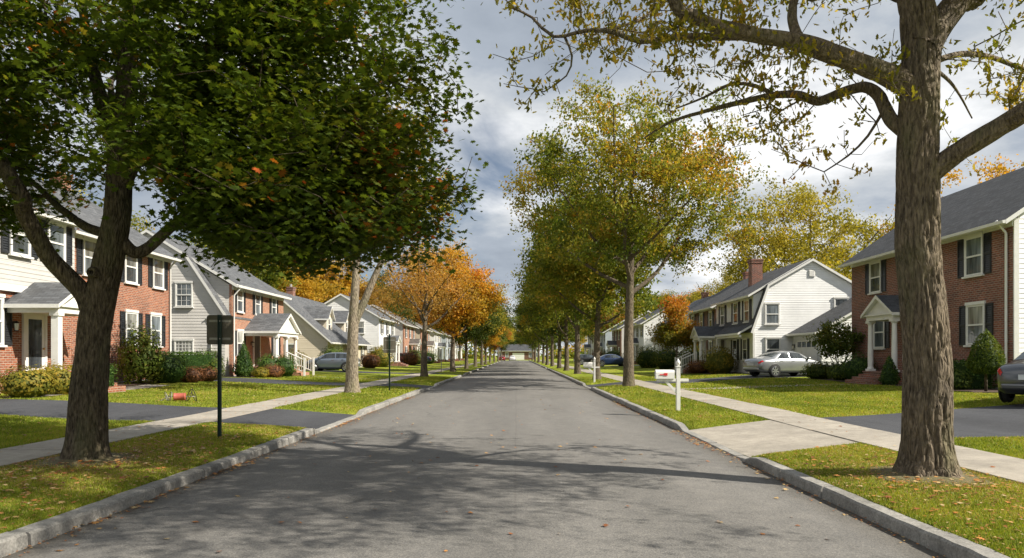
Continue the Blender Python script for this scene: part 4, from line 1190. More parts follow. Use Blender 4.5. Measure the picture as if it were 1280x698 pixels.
def laps(parent, poly, mat, face, at_, pitch=.17, out=.014, name='siding'):
    """real lapped boards over a wall: poly = convex outline in (along, z); face 'x-', 'x+' or 'y-'; at_ = the wall plane"""
    zs = [p[1] for p in poly]
    def span(z):
        h = []
        for i in range(len(poly)):
            (a0, z0), (a1, z1) = poly[i], poly[(i+1) % len(poly)]
            if min(z0, z1) - 1e-6 <= z <= max(z0, z1) + 1e-6:
                if abs(z1-z0) < 1e-6: h += [a0, a1]
                else: h.append(a0 + (a1-a0)*(z-z0)/(z1-z0))
        return (min(h), max(h)) if h else None
    mb = MB(); z = max(min(zs), .06)
    def P(a, d, zz): return (at_-d, a, zz) if face == 'x-' else ((at_+d, a, zz) if face == 'x+' else (a, at_-d, zz))
    while z < max(zs) - .03:
        zt = min(z + pitch, max(zs) - .002)
        s0, s1 = span(z), span(zt)
        if s0 and s1:
            v = [P(s0[0], .002, z), P(s0[1], .002, z), P(s0[1], out, z), P(s0[0], out, z), P(s1[0], .003, zt), P(s1[1], .003, zt)]
            f = [(0,1,2,3), (3,2,5,4), (0,3,4), (1,5,2)]
            mb.add(v, f if face != 'x-' else [q[::-1] for q in f])
        z += pitch
    return mb.build(name, M[mat], parent)

def window(parent, x, y, z, w, h, rz=0.0, sill=True, shutters=True, name='window', lattice=False, trim='trim', muntins=False):
    """sash window; z = bottom; returns the frame object"""
    def fr():
        mb = MB(); a = .06
        for b in ((-w/2-a, -w/2, -.055, 0, -.02, h+.02), (w/2, w/2+a, -.055, 0, -.02, h+.02), (-w/2-a-.03, w/2+a+.03, -.075, 0, h+.02, h+.13), (-w/2, w/2, -.045, -.004, 0, .05), (-w/2, w/2, -.045, -.004, h-.05, h+.02), (-w/2, w/2, -.052, -.004, h*.5-.03, h*.5+.03)): mb.box(*b)
        for b in ((-w/2, -w/2+.04, -.04, -.004, .05, h-.05), (w/2-.04, w/2, -.04, -.004, .05, h-.05)): mb.box(*b)
        if lattice:
            for k in range(1, 5): mb.box(-w/2+w*k/5-.015, -w/2+w*k/5+.015, -.034, -.012, .05, h-.05)
            for k in range(1, 6): mb.box(-w/2+.04, w/2-.04, -.036, -.012, h*k/6-.015, h*k/6+.015)
        elif muntins:
            for q in (-w/6, w/6): mb.box(q-.008, q+.008, -.034, -.012, .05, h-.05)
            for q in (.25, .75): mb.box(-w/2+.04, w/2-.04, -.0345, -.012, h*q-.008, h*q+.008)
        return mb.mesh('window', M[trim])
    f = link(name, cached(('fr', w, h, lattice, trim, muntins), fr), parent, (x, y, z), rz)
    up = (int(abs(x*7.3+y*3.1+z*5.7)*10) % 3)
    link('pane', cached(('pn', w, h), lambda: MB().box(-w/2+.03, w/2-.03, -.022, -.006, .03, h*.5).mesh('pane', M['pane'])), f)
    link('pane', cached(('pu', w, h, up), lambda: MB().box(-w/2+.03, w/2-.03, -.026, -.006, h*.5+.001, h-.03).mesh('pane', M['pane' if up == 0 else 'paneblind'])), f)
    if sill: link('sill', cached(('sl', w), lambda: MB().box(-w/2-.13, w/2+.13, -.11, -.003, -.085, -.021).mesh('sill', M[trim])), f)
    if shutters:
        sw = max(.32, w*.42)
        def sh():
            mb = MB(); H = h + .06
            for b in ((-sw/2, -sw/2+.05, -.04, 0, 0, H), (sw/2-.05, sw/2, -.04, 0, 0, H), (-sw/2+.05, sw/2-.05, -.038, 0, 0, .07), (-sw/2+.05, sw/2-.05, -.038, 0, H-.07, H), (-sw/2+.05, sw/2-.05, -.038, 0, H*.5-.04, H*.5+.04)): mb.box(*b)
            n = int(H/.085)
            for k in range(n):
                zz = .07 + (H-.14)*k/n
                mb.add([(-sw/2+.05,-.03,zz),(sw/2-.05,-.03,zz),(sw/2-.05,-.008,zz+.06),(-sw/2+.05,-.008,zz+.06)], [(0,1,2,3)])
            mb.box(-sw/2+.05, sw/2-.05, -.006, -.002, .07, H-.07)
            return mb.mesh('shutter', M['shut'])
        me = cached(('sh', sw, h), sh)
        c, s_ = math.cos(rz), math.sin(rz)
        for sg in (-1, 1):
            d = sg*(w/2 + .10 + sw/2)
            link('shutter', me, parent, (x + d*c, y + d*s_, z - .03), rz)
    return f

def door(parent, x, y, z, w=1.0, h=2.1, rz=0.0, mat='doorred', sidelights=False, glazed=False):
    mb = MB(); a = .11
    for b in ((-w/2-a, -w/2, -.07, 0, 0, h), (w/2, w/2+a, -.07, 0, 0, h), (-w/2-a-.05, w/2+a+.05, -.09, 0, h, h+.2)): mb.box(*b)
    if sidelights:
        for sg in (-1, 1):
            q = sg*(w/2+a+.18)
            mb.box(q-.19+.0, q+.19, -.05, -.012, 0, h-.003)
    f = mb.build('door_frame', M['trim'], parent, (x, y, z), rz)
    d = MB().box(-w/2+.004, w/2-.004, -.045, -.003, .02, h-.004)
    for i in range(0 if glazed else 2):
        for j in range(3):
            px = -w/2+.12 + i*(w/2-.08); pz = .18 + j*.64
            d.box(px, px+w/2-.16, -.058, -.046, pz, pz+.5)
    dd = d.build('door', M[mat], parent, (x, y, z), rz)
    if glazed: MB().box(-w/2+.16, w/2-.16, -.052, -.046, .3, h-.16).build('door_glass', M['pane'], dd)
    MB().lathe([(.012,-.11),(.035,-.10),(.035,-.07),(.012,-.058),(.012,-.04)], n=10, axis='y').build('handle', M['brass'], dd, (w/2-.09, 0, .98), smooth=True)
    return dd

def roof_gable(parent, x0, x1, y0, y1, ze, zr, mat, over=.38, rake=.28, yr=None, thick=.16, name='roof'):
    """ridge along x; eaves at y0 and y1 (wall planes), ridge height zr"""
    ym = (y0+y1)/2 if yr is None else yr
    sl0 = (zr-ze)/(ym-y0); sl1 = (zr-ze)/(y1-ym)
    ya, yb = y0-over, y1+over
    za, zb = ze - sl0*over, ze - sl1*over
    prof = [(ya, za), (ym, zr), (yb, zb), (yb, zb+thick), (ym, zr+thick*1.15), (ya, za+thick)]
    mb = MB().prism_x(prof, x0-rake, x1+rake, 0, [1, 1, 1, 0, 0, 1], 1)
    o = mb.build(name, [M[mat], M['trim']], parent)
    g = MB()
    g.prism_x([(ya-.11, za+.03), (ya-.02, za+.03), (ya-.004, za+.13), (ya-.13, za+.13)], x0-rake, x1+rake)
    g.build('gutter', M['trim'], parent)
    return ya, za

def downspout(parent, x, y, ztop, zbot=0.1):
    MB().tube([(x, y-.42, ztop), (x, y-.34, ztop-.12), (x, y-.08, ztop-.42), (x, y-.08, zbot+.2), (x, y-.2, zbot)], .045, 8).build('downspout', M['trim'], parent, smooth=True)

def chimney(parent, x, y, z0, z1, w=.75, d=.6, mat='brick_red', name='chimney'):
    mb = MB().box(x-w/2, x+w/2, y-d/2, y+d/2, z0, z1-.28).box(x-w/2-.04, x+w/2+.04, y-d/2-.04, y+d/2+.04, z1-.28, z1-.12).box(x-w/2-.07, x+w/2+.07, y-d/2-.07, y+d/2+.07, z1-.12, z1)
    o = mb.build(name, M[mat], parent)
    MB().lathe([(.12,0),(.13,.03),(.10,.28),(.12,.3)], n=10).build('flue', M['conc'], o, (x, y, z1))
    return o

def column(parent, x, y, z0, z1, r=.12, square=False, mat='trim'):
    h = z1 - z0
    def mk():
        mb = MB()
        mb.box(-r*1.35, r*1.35, -r*1.35, r*1.35, 0, .09).box(-r*1.35, r*1.35, -r*1.35, r*1.35, h-.1, h)
        if square: mb.box(-r, r, -r, r, .09, h-.1)
        else: mb.lathe([(r*1.2,.09),(r*1.2,.14),(r,.18),(r*1.02,h*.35),(r*.84,h-.18),(r*1.1,h-.15),(r*1.1,h-.1)], n=18)
        return mb.mesh('column', M[mat])
    return link('column', cached(('col', round(r,3), round(h,2), square, mat), mk), parent, (x, y, z0))

def portico(parent, x, w, dep, ztop, zap, roofmat='sh_grey', ncol=2, zfl=.45, rail=False, square=False, stepmat='brick_red', nstep=3):
    """gabled porch: gable towards the street; ztop = underside of the beam"""
    y0, y1 = -dep, 0
    b = MB()
    b.box(x-w/2, x+w/2, y0, y0+.2, ztop, ztop+.28)
    for sg in (-1, 1): b.box(x+sg*(w/2-.1)-.1, x+sg*(w/2-.1)+.1, y0+.203, y1-.003, ztop, ztop+.278)
    b.box(x-w/2+.2, x+w/2-.2, y0+.203, y1-.004, ztop+.05, ztop+.09)
    b.box(x-w/2-.09, x+w/2+.09, y0-.08, y0-.003, ztop+.2, ztop+.275)
    b.build('porch_beam', M['trim'], parent)
    zr0 = ztop + .28
    hw = w/2
    MB().prism_y([(x-hw, zr0), (x+hw, zr0), (x, zap-.12)], y0+.03, y0+.12).build('pediment', M['trim'], parent)
    sl = (zap-zr0)/hw; o = .22
    prof = [(x-hw-o, zr0-sl*o+.003), (x, zap-.1), (x+hw+o, zr0-sl*o+.003), (x+hw+o, zr0-sl*o+.13), (x, zap+.06), (x-hw-o, zr0-sl*o+.13)]
    MB().prism_y(prof, y0-.16, y1-.004, 0, [1,1,1,0,0,1], 1).build('porch_roof', [M[roofmat], M['trim']], parent)
    for k in range(ncol):
        t = k/(ncol-1) if ncol > 1 else .5
        column(parent, x - w/2+.13 + (w-.26)*t, y0+.13, zfl, ztop, .115, square)
    fl = MB().box(x-w/2-.05, x+w/2+.05, y0-.1, -.003, -.2, zfl-.06).box(x-w/2-.09, x+w/2+.09, y0-.14, -.003, zfl-.06, zfl)
    fl.build('porch_floor', M[stepmat], parent)
    sw = min(w, 1.9)
    for k in range(nstep):
        hh = zfl*(nstep-k)/(nstep+1)
        MB().box(x-sw/2, x+sw/2, y0-.14-.3*(k+1)-.001*k, y0-.144-.3*k, -.2, hh).build('step', M[stepmat], parent)
    if rail:
        def handrail(xr, ya, za, yb, zb):
            r = MB(); n = 7
            r.tube([(xr, ya, za+.9), (xr, yb, zb+.9)], .035, 6); r.tube([(xr, ya, za+.15), (xr, yb, zb+.15)], .025, 6)
            for k in range(n+1):
                t = k/n; yy = ya+(yb-ya)*t; zz = za+(zb-za)*t
                r.box(xr-.016, xr+.016, yy-.016, yy+.016, zz+.12, zz+.9)
            r.box(xr-.05, xr+.05, yb-.05, yb+.05, zb-.1, zb+1.05)
            r.build('railing', M['trim'], parent)
        for sg in (-1, 1): handrail(x+sg*(sw/2+.04), y0-.2, zfl, y0-.14-.3*nstep-.25, 0)

def lantern(parent, x, y, z):
    o = MB().box(-.05,.05,-.02,0,-.1,.12).box(-.015,.015,-.14,-.02,.1,.13).lathe([(.09,.06),(.02,.14)], (0,-.13,0), 8).lathe([(.05,-.2),(.075,-.19),(.075,-.17)], (0,-.13,0), 8).build('lantern', M['iron'], parent, (x, y, z))
    MB().lathe([(.05,-.17),(.075,.06)], (0,-.13,0), 8).build('lamp_glass', M['lampglass'], o)

def walls(parent, L, D, ze, zr, front, rest, yr=None, fz=0.0, z0=-.35, y0=0.0, x0=None, x1=None):
    """front slab in one material, the remaining walls with their gables in another"""
    xa, xb = (-L/2 if x0 is None else x0), (L/2 if x1 is None else x1)
    ym = y0 + D/2 if yr is None else yr
    MB().box(xa, xb, y0, y0+.16, z0, ze).build('front_wall', M[front], parent)
    prof = [(y0+.164, z0), (y0+D, z0), (y0+D, ze), (ym, zr), (y0+.164, ze + (zr-ze)*.164/(ym-y0))]
    MB().prism_x(prof, xa+.006, xb-.006).build('side_wall', M[rest], parent)

LEFT, RIGHT = PI/2, -PI/2
def house_empty(name, side, X, Yc, z, label, cat='house'):
    e = empty(name, (X, Yc, z), LEFT if side < 0 else RIGHT)
    tag(e, label, cat)
    return e

# --- HOUSE: right, dark red brick with a white-sided gable
def right_brick_house():
    z0 = .44; L = 11.9; Yc = 30.6
    e = house_empty('brick_house', 1, 17.0, Yc, z0, 'dark red brick house with white portico, behind the thick right trunk')
    D = 9.0; ze = 5.95; zr = 9.0
    walls(e, L, D, ze, zr, 'brick_red', 'sid_white')
    MB().box(-L/2-.01, L/2+.01, -.05, -.003, ze-.32, ze-.02).build('frieze', M['trim'], e)
    MB().box(L/2-.004, L/2+.05, -.004, .17, 0, ze-.05).build('corner_board', M['trim'], e)
    MB().box(-L/2-.03, L/2+.03, -.03, D+.03, -.4, .06).build('foundation', M['conc'], e)
    roof_gable(e, -L/2, L/2, 0, D, ze, zr, 'sh_dark', .45, .3)
    downspout(e, L/2-.25, 0, ze-.1)
    lx = lambda Y: Yc - Y
    for Y in (34.1, 30.4, 26.75): window(e, lx(Y), 0, 4.18, .95, 1.4)
    window(e, lx(26.65), 0, 1.6, .95, 1.45)
    window(e, lx(33.75), 0, 1.55, .9, 1.45)
    laps(e, [(.2,.1),(D-.02,.1),(D-.02,ze-.02),(D/2,zr-.05),(.2,ze+.05)], 'sid_white', 'x+', L/2-.006)
    portico(e, lx(31.2), 2.3, 1.3, 2.72, 3.75, 'sh_dark', zfl=.5)
    door(e, lx(31.0), 0, .5, 1.0, 2.1, mat='doorgreen')
    window(e, L/2+.024, 3.2, 4.18, .9, 1.35, rz=PI/2, shutters=False)
    window(e, L/2+.024, 6.4, 4.18, .9, 1.35, rz=PI/2, shutters=False)
    window(e, L/2+.024, 3.2, 1.5, .9, 1.35, rz=PI/2, shutters=False)
right_brick_house()

# --- HOUSE: white gambrel with garage
def gambrel(e, L, D, prof, wallm, rf, front_dormer=None):
    """prof: (y, z) from the front eave over the ridge to the back eave"""
    z0 = -.35
    w = [(prof[0][0], z0), (prof[-1][0], z0)] + [tuple(p) for p in reversed(prof)]
    MB().prism_x(w, -L/2, L/2).build('wall', M[wallm], e)
    th = .14; P = [Vector((0, y, z)) for y, z in prof]
    out = []
    for i, p in enumerate(P):
        a = (P[i]-P[i-1]) if i > 0 else (P[1]-P[0])
        b = (P[i+1]-P[i]) if i < len(P)-1 else a
        t = (a.normalized()+b.normalized()).normalized()
        n = Vector((0, -t.z, t.y))
        out.append(p + n*(th+.02))
    low = [p + (o-p).normalized()*.012 for p, o in zip(P, out)]
    first = (P[0]-P[1]).normalized()*.18; last = (P[-1]-P[-2]).normalized()*.18
    out[0] += first; low[0] += first; out[-1] += last; low[-1] += last
    ring = [(p.y, p.z) for p in low] + [(p.y, p.z) for p in reversed(out)]
    n = len(P)
    mis = [1]*n + [0]*(n-1) + [1]
    MB().prism_x(ring, -L/2-.2, L/2+.2, 0, mis, 1).build('roof', [M[rf], M['trim']], e)
    return z0

def gambrel_right():
    z0 = .44; Yc = 50.7; L = 9.4
    e = house_empty('gambrel_house', 1, 15.1, Yc, z0, 'white gambrel roofed house with brick chimney and attached garage, behind the silver sedan')
    D = 7.5
    prof = [(0,2.75), (1.0,5.6), (3.75,7.2), (6.5,5.6), (7.5,2.75)]
    gambrel(e, L, D, prof, 'sid_white', 'sh_dark')
    MB().box(-L/2-.02, L/2+.02, -.02, D+.02, -.4, .05).build('foundation', M['conc'], e)
    # wide front dormer
    d0, d1 = -L/2+.5, L/2-.35
    dm = MB().prism_x([(.12, 2.7), (3.0, 2.7), (3.0, 6.65), (.12, 5.05)], d0, d1).build('dormer', M['sid_white'], e)
    MB().prism_x([(-.25, 4.93), (3.72, 7.27), (3.72, 7.42), (-.27, 5.06)], d0-.2, d1+.2, 0, [1,1,0,1], 1).build('dormer_roof', [M['sh_dark'], M['trim']], e)
    lx = lambda Y: Yc - Y
    for Y in (47.6, 50.0, 53.2): window(e, lx(Y), .12, 3.42, .95, 1.4)
    MB().prism_x([(-.95,2.5), (.10,3.1), (.10,3.24), (-.95,2.63)], -L/2+.3, L/2-.1, 0, [1,1,0,1], 1).build('porch_roof', [M['sh_dark'], M['trim']], e)
    MB().box(-L/2+.35, L/2-.15, -.85, -.71, 2.35, 2.5).build('porch_beam', M['trim'], e)
    for q in (-L/2+.5, -.6): column(e, q, -.78, .1, 2.35, .09, True)
    portico(e, lx(52.6), 1.9, 2.0, 2.3, 3.25, 'sh_dark', zfl=.5, rail=True)
    door(e, lx(52.6), 0, .5, 1.0, 2.05)
    for Y in (47.6, 49.8): window(e, lx(Y), 0, .9, .85, 1.35)
    xe = L/2
    window(e, xe+.026, 16.75-15.1-.45, 2.95+.25, .8, 1.25, rz=PI/2, shutters=False)
    window(e, xe+.026, 20.7-15.1, 3.85, .8, .95, rz=PI/2, shutters=False)
    window(e, xe+.026, 16.35-15.1, .9-.0, .85, 1.35, rz=PI/2, shutters=False)
    v = MB().box(-.2,.2,-.03,0,0,.45)
    for k in range(6): v.add([(-.17,-.05,.05+k*.065),(.17,-.05,.05+k*.065),(.17,-.031,.09+k*.065),(-.17,-.031,.09+k*.065)], [(0,1,2,3)])
    v.build('gable_vent', M['trimgrey'], e, (xe+.026, 3.75, 6.2), PI/2)
    MB().box(L/2, L/2+.05, -.03, .1, 0, 2.7).build('corner_board', M['trim'], e)
    laps(e, [(0,.06),(7.5,.06),(7.5,2.72),(6.5,5.57),(3.75,7.17),(1.0,5.57),(0,2.72)], 'sid_white', 'x+', L/2, .15, .010)
    chimney(e, lx(51.3), 1.9, 5.2, 8.0, .8, .75)
    # garage on the near side, its roof falling to the street
    g0, g1 = L/2+.01, L/2+4.3
    gy0, gy1 = 2.55, 8.2
    MB().prism_x([(gy0,-.35), (gy1,-.35), (gy1,5.0), (6.9,5.05), (gy0,2.62)], g0, g1).build('garage_wall', M['sid_white'], e)
    MB().prism_x([(gy0-.4,2.4), (6.95,5.12), (8.5,4.3), (8.5,4.42), (6.95,5.26), (gy0-.4,2.54)], g0+.01, g1+.25, 0, [1,1,1,0,0,1], 1).build('garage_roof', [M['sh_dark'], M['trim']], e)
    MB().prism_x([(gy0-.5,2.42),(gy0-.41,2.42),(gy0-.41,2.53),(gy0-.52,2.53)], g0+.01, g1+.25).build('gutter', M['trim'], e)
    laps(e, [(gy0,.06),(gy1,.06),(gy1,4.4),(6.9,5.0),(gy0,2.58)], 'sid_white', 'x+', g1, .15, .010)
    gx = (g0+g1)/2 + .1
    gd = MB()
    for k in range(4): gd.box(gx-1.5, gx+1.5, gy0-.05, gy0-.003, .0+k*.53, .515+k*.53)
    for k in range(4):
        for i in range(4):
            if k < 3: gd.box(gx-1.38+i*.72, gx-.78+i*.72, gy0-.062, gy0-.051, .09+k*.53, .43+k*.53)
    gdo = gd.build('garage_door', M['trim'], e)
    for i in range(4): MB().box(gx-1.38+i*.72, gx-.78+i*.72, gy0-.06, gy0-.052, 1.69, 2.02).build('door_window', M['pane'], gdo)
    lantern(e, g0+.3, gy0, 1.75)
gambrel_right()

# --- HOUSE: left, warm brick with projecting sided wing
def left_brick_house():
    z0 = .44; Yc = 31.0
    e = house_empty('brick_house', -1, -17.3, Yc, z0, 'orange brick house with black shutters and white sided wing, behind the big maple')
    D = 9.0; ze = 6.1; zr = 9.0
    xa, xb = 26.9-Yc, 36.0-Yc
    walls(e, 0, D, ze, zr, 'brick_warm', 'sid_white', x0=xa, x1=xb)
    MB().box(xa, xb+.01, -.05, -.003, ze-.3, ze-.02).build('frieze', M['trim'], e)
    roof_gable(e, xa, xb, 0, D, ze, zr, 'sh_grey', .42, .28)
    MB().box(xa, xb+.02, -.02, D+.02, -.4, .06).build('foundation', M['conc'], e)
    lx = lambda Y: Y - Yc
    for Y in (29.2, 32.25, 34.7): window(e, lx(Y), 0, 4.45, .9, 1.4)
    for Y in (32.3, 34.45): window(e, lx(Y), 0, 1.65, .9, 1.45)
    # wing: brick below, siding above, a little nearer the street
    wa, wb = 21.7-Yc, 27.0-Yc
    yw = -.6
    MB().box(wa, wb, yw, yw+.16, -.35, 3.35).build('front_wall', M['brick_warm'], e)
    MB().box(wa-.02, wb+.02, yw-.1, yw+.17, 3.352, 6.2).build('upper_wall', M['sid_ivory'], e)
    MB().box(wa-.04, wb+.04, yw-.13, yw-.1, 3.3, 3.52).build('belt_trim', M['trim'], e)
    MB().prism_x([(yw+.172,-.35),(8.4,-.35),(8.4,6.2),(3.9,9.0),(yw+.172,6.2)], wa+.006, wb-.006).build('side_wall', M['sid_white'], e)
    roof_gable(e, wa, wb, yw, 8.4, 6.2, 9.1, 'sh_grey', .42, .28)
    laps(e, [(wa-.02,3.52),(wb+.02,3.52),(wb+.02,6.05),(wa-.02,6.05)], 'sid_ivory', 'y-', yw-.1, .16, .014)
    for Y in (24.0, 25.9): window(e, lx(Y), yw-.13, 4.55, .85, 1.35)
    portico(e, lx(24.9), 2.3, 2.0, 2.55+.0, 3.75, 'sh_grey', zfl=.4, stepmat='brick_warm') if False else None
    pe = lx(24.75)
    pw = 2.4
    portico_at(e, pe, pw, 1.7, yw, 2.6, 3.65, 'sh_grey')
    door(e, lx(24.9), yw, .45, 1.0, 2.15, mat='trim', sidelights=False, glazed=True)
    for q in (-1.05, 1.0): lantern(e, lx(24.9)+q, yw, 2.2)
    window(e, lx(22.9), yw, 1.55, .85, 1.5)
    chimney(e, xb-1.0, D/2+.4, ze, zr+1.0, mat='brick_warm')
    downspout(e, xb-.2, 0, ze-.1)

def portico_at(parent, x, w, dep, yw, ztop, zap, roofmat):
    h = empty('portico', (0, yw, 0)); h.parent = parent
    portico_children(h, x, w, dep, ztop, zap, roofmat)
def portico_children(h, x, w, dep, ztop, zap, roofmat):
    portico(h, x, w, dep, ztop, zap, roofmat, zfl=.45, square=True, stepmat='brick_warm')
left_brick_house()

# --- HOUSE: second on the left, gambrel side with a two-storey brick front
def second_left():
    z0 = .44; Yc = 45.4; L = 9.6
    e = house_empty('gambrel_house', -1, -16.4, Yc, z0, 'grey sided house with two-storey orange brick front and white porch, second on the left')
    D = 8.8
    prof = [(0.05,3.4), (2.25,6.75), (4.4,8.1), (6.6,6.75), (8.8,3.4)]
    gambrel(e, L, D, prof, 'sid_grey', 'sh_grey')
    fx0, fx1 = -L/2+.55, L/2+.02
    ze = 5.25
    MB().box(fx0, fx1, -.12, .04, -.35, ze).build('front_wall', M['brick_pale'], e)
    MB().prism_x([(.044,-.3), (4.3,-.3), (4.3,7.9), (.044,ze)], fx0+.006, fx1-.006).build('dormer', M['sid_grey'], e)
    MB().prism_x([(-.5,ze-.2), (4.45,8.02), (4.45,8.2), (-.5,ze-.02)], fx0-.25, fx1+.25, 0, [1,1,0,1], 1).build('dormer_roof', [M['sh_grey'], M['trim']], e)
    MB().prism_x([(-.62,ze-.19),(-.51,ze-.19),(-.505,ze-.06),(-.64,ze-.06)], fx0-.25, fx1+.25).build('gutter', M['trim'], e)
    MB().box(fx0, fx1, -.16, -.124, ze-.3, ze-.02).build('frieze', M['trim'], e)
    MB().box(-L/2-.02, L/2+.04, -.14, D+.02, -.4, .05).build('foundation', M['conc'], e)
    lx = lambda Y: Y - Yc
    for Y in (42.3, 45.2, 48.2): window(e, lx(Y), -.12, 3.75, .8, 1.3)
    for Y in (42.3, 48.6): window(e, lx(Y), -.12, 1.2, .85, 1.4)
    ph = empty('porch', (0, -.12, 0)); ph.parent = e
    portico(ph, lx(45.0), 4.0, 2.0, 2.35, 3.75, 'sh_grey', ncol=3, zfl=.5, rail=True, stepmat='brick_pale')
    door(e, lx(45.0), -.12, .5, 1.0, 2.1)
    lantern(e, lx(44.1), -.12, 1.9)
    window(e, -L/2-.026, 18.75-16.4, 3.95, .85, 1.3, rz=-PI/2, shutters=False, muntins=True)
    window(e, -L/2-.026, 18.75-16.4, .85, .95, 1.15, rz=-PI/2, shutters=False, lattice=True)
    MB().tube([(-L/2-.06, 1.15, 3.2), (-L/2-.06, .95, 3.3), (-L/2-.06, .8, 3.05), (-L/2-.06, .82, .1)], .04, 8).build('downspout', M['trimgrey'], e, smooth=True)
    downspout(e, fx0+.12, -.12, ze-.2)
    laps(e, [(.05,.06),(8.8,.06),(8.8,3.38),(6.6,6.72),(4.4,8.07),(2.25,6.72),(.05,3.38)], 'sid_grey', 'x-', -L/2)
    laps(e, [(.3,3.0),(4.3,3.0),(4.3,7.8),(.3,5.3)], 'sid_grey', 'x-', fx0+.006)
    MB().box(-.3,.3,-.3,0,0,.7).box(-.12,.12,-.16,0,.75,1.15).build('meter_box', M['steel'], e, (-L/2, .5, .2), -PI/2)
second_left()

# --- HOUSE: cream cape with dormers
def cape():
    z0 = .42; Yc = 69.0; L = 16.0
    e = house_empty('cape_house', -1, -16.0, Yc, z0, 'cream cape style house with dormers in its grey roof, behind the blue-grey hatchback')
    D = 9.4; ze = 2.5; zr = 6.6
    walls(e, L, D, ze, zr, 'sid_cream', 'sid_cream')
    roof_gable(e, -L/2, L/2, 0, D, ze, zr, 'sh_grey', .4, .3)
    MB().box(-L/2-.02, L/2+.02, -.02, D+.02, -.4, .05).build('foundation', M['conc'], e)
    lx = lambda Y: Y - Yc
    for Y in (65.2, 71.8):
        d = MB(); x = lx(Y); hw = .95
        d.prism_y([(x-hw,3.3),(x+hw,3.3),(x+hw,4.55),(x,5.45),(x-hw,4.55)], 1.0, 3.9)
        do = d.build('dormer', M['sid_cream'], e)
        MB().box(x-hw-.0, x-hw+.14, .96, .998, 3.35, 4.6).box(x+hw-.14, x+hw, .96, .998, 3.35, 4.6).build('dormer_trim', M['trim'], do)
        MB().prism_y([(x-hw-.25,4.34),(x,5.5),(x+hw+.25,4.34),(x+hw+.25,4.46),(x,5.64),(x-hw-.25,4.46)], .72, 4.4, 0, [1,1,1,0,0,1], 1).build('dormer_roof', [M['sh_grey'], M['trim']], do)
        window(do, x, 1.0, 3.45, .75, 1.05, shutters=False)
    for q in (-.9, 0, .9): window(e, lx(64.6)+q, 0, .75, .75, 1.35, shutters=False)
    door(e, lx(68.8), 0, .25, 1.0, 2.05)
    for Y in (71.5, 74.6): window(e, lx(Y), 0, .75, .8, 1.3)
    window(e, -L/2-.022, 3.2, .8, .85, 1.3, rz=-PI/2, shutters=False); window(e, -L/2-.022, 5.0, 3.4, .85, 1.2, rz=-PI/2, shutters=False)
    laps(e, [(.2,.06),(D-.02,.06),(D-.02,ze-.02),(D/2,zr-.05),(.2,ze)], 'sid_cream', 'x-', -L/2+.006)
    chimney(e, -2.4, D/2+.2, 5.8, 7.5)
cape()

def plain_house(side, X, Y0, Y1, label, front, rest, rf, ze=5.4, zr=7.9, D=8.5, nx=3, doorm='doorred', chim=True, porch=True, z0=.42, shut=True, brickbase=None, name='house'):
    Yc, L = (Y0+Y1)/2, Y1-Y0
    e = house_empty(name, side, X, Yc, z0, label)
    walls(e, L, D, ze, zr, front, rest)
    roof_gable(e, -L/2, L/2, 0, D, ze, zr, rf, .4, .28)
    MB().box(-L/2-.02, L/2+.02, -.02, D+.02, -.4, .05).build('foundation', M['conc'], e)
    MB().box(-L/2, L/2, -.04, -.003, ze-.26, ze-.02).build('frieze', M['trim'], e)
    step = L/(nx+ (0 if nx > 1 else 0))
    for k in range(nx):
        x = -L/2 + step*(k+.5)
        window(e, x, 0, ze-1.75, .9, 1.3, shutters=shut)
        if k != nx//2: window(e, x, 0, .95, .9, 1.4, shutters=shut)
    xd = -L/2 + step*(nx//2+.5)
    door(e, xd, 0, .4, 1.0, 2.1, mat=doorm)
    if porch: portico(e, xd, 2.2, 1.3, 2.55, 3.5, rf, zfl=.4)
    if Y0 < 100: laps(e, [(.2,.06),(D-.02,.06),(D-.02,ze-.02),(D/2,zr-.05),(.2,ze)], rest, 'x-' if side < 0 else 'x+', (-L/2+.006) if side < 0 else (L/2-.006), .2)
    xe, rz = (-L/2-.02, -PI/2) if side < 0 else (L/2+.02, PI/2)
    for yy in (D*.25, D*.7):
        window(e, xe, yy, ze-1.75, .85, 1.25, rz=rz, shutters=False)
    window(e, xe, D*.3, .95, .85, 1.3, rz=rz, shutters=False)
    if chim: chimney(e, L*.2 if side < 0 else -L*.2, D*.55, ze+.8, zr+.9)
    return e
plain_house(-1, -15.4, 80.5, 91, 'white two-storey house just beyond the cream cape, seen right of the pale forked trunk', 'sid_white', 'sid_white', 'sh_grey', shut=True)
plain_house(-1, -15.2, 97, 108, 'grey sided house with brown front, left of the rusty street tree', 'brick_pale', 'sid_grey', 'sh_brown')
plain_house(-1, -15.0, 113, 124, 'tan house with pale brick front, right beside the rusty tree trunk', 'brick_pale', 'sid_tan', 'sh_brown')
plain_house(-1, -14.8, 130, 141, 'white house far down the left side, right of the rusty tree trunk', 'sid_white', 'sid_white', 'sh_grey')
plain_house(-1, -14.6, 148, 160, 'blue grey house far down the left side', 'sid_blue', 'sid_blue', 'sh_dark')
plain_house(-1, -14.6, 168, 180, 'farthest pale house on the left side', 'sid_white', 'sid_cream', 'sh_grey')
plain_house(1, 16.4, 59.3, 68.5, 'dark brown brick house with white gable end, beyond the white gambrel house', 'brick_brown', 'sid_white', 'sh_dark', ze=5.3, zr=7.9)
plain_house(1, 16.6, 75.5, 84, 'pale grey house partly behind the tall olive tree trunk', 'sid_grey', 'sid_white', 'sh_grey', ze=4.6, zr=7.4)
plain_house(1, 16.4, 93, 103, 'white house beyond the navy car, between the right street trees', 'sid_white', 'sid_white', 'sh_dark')
plain_house(1, 16.0, 111, 121, 'brick house far down the right side', 'brick_brown', 'sid_grey', 'sh_dark')
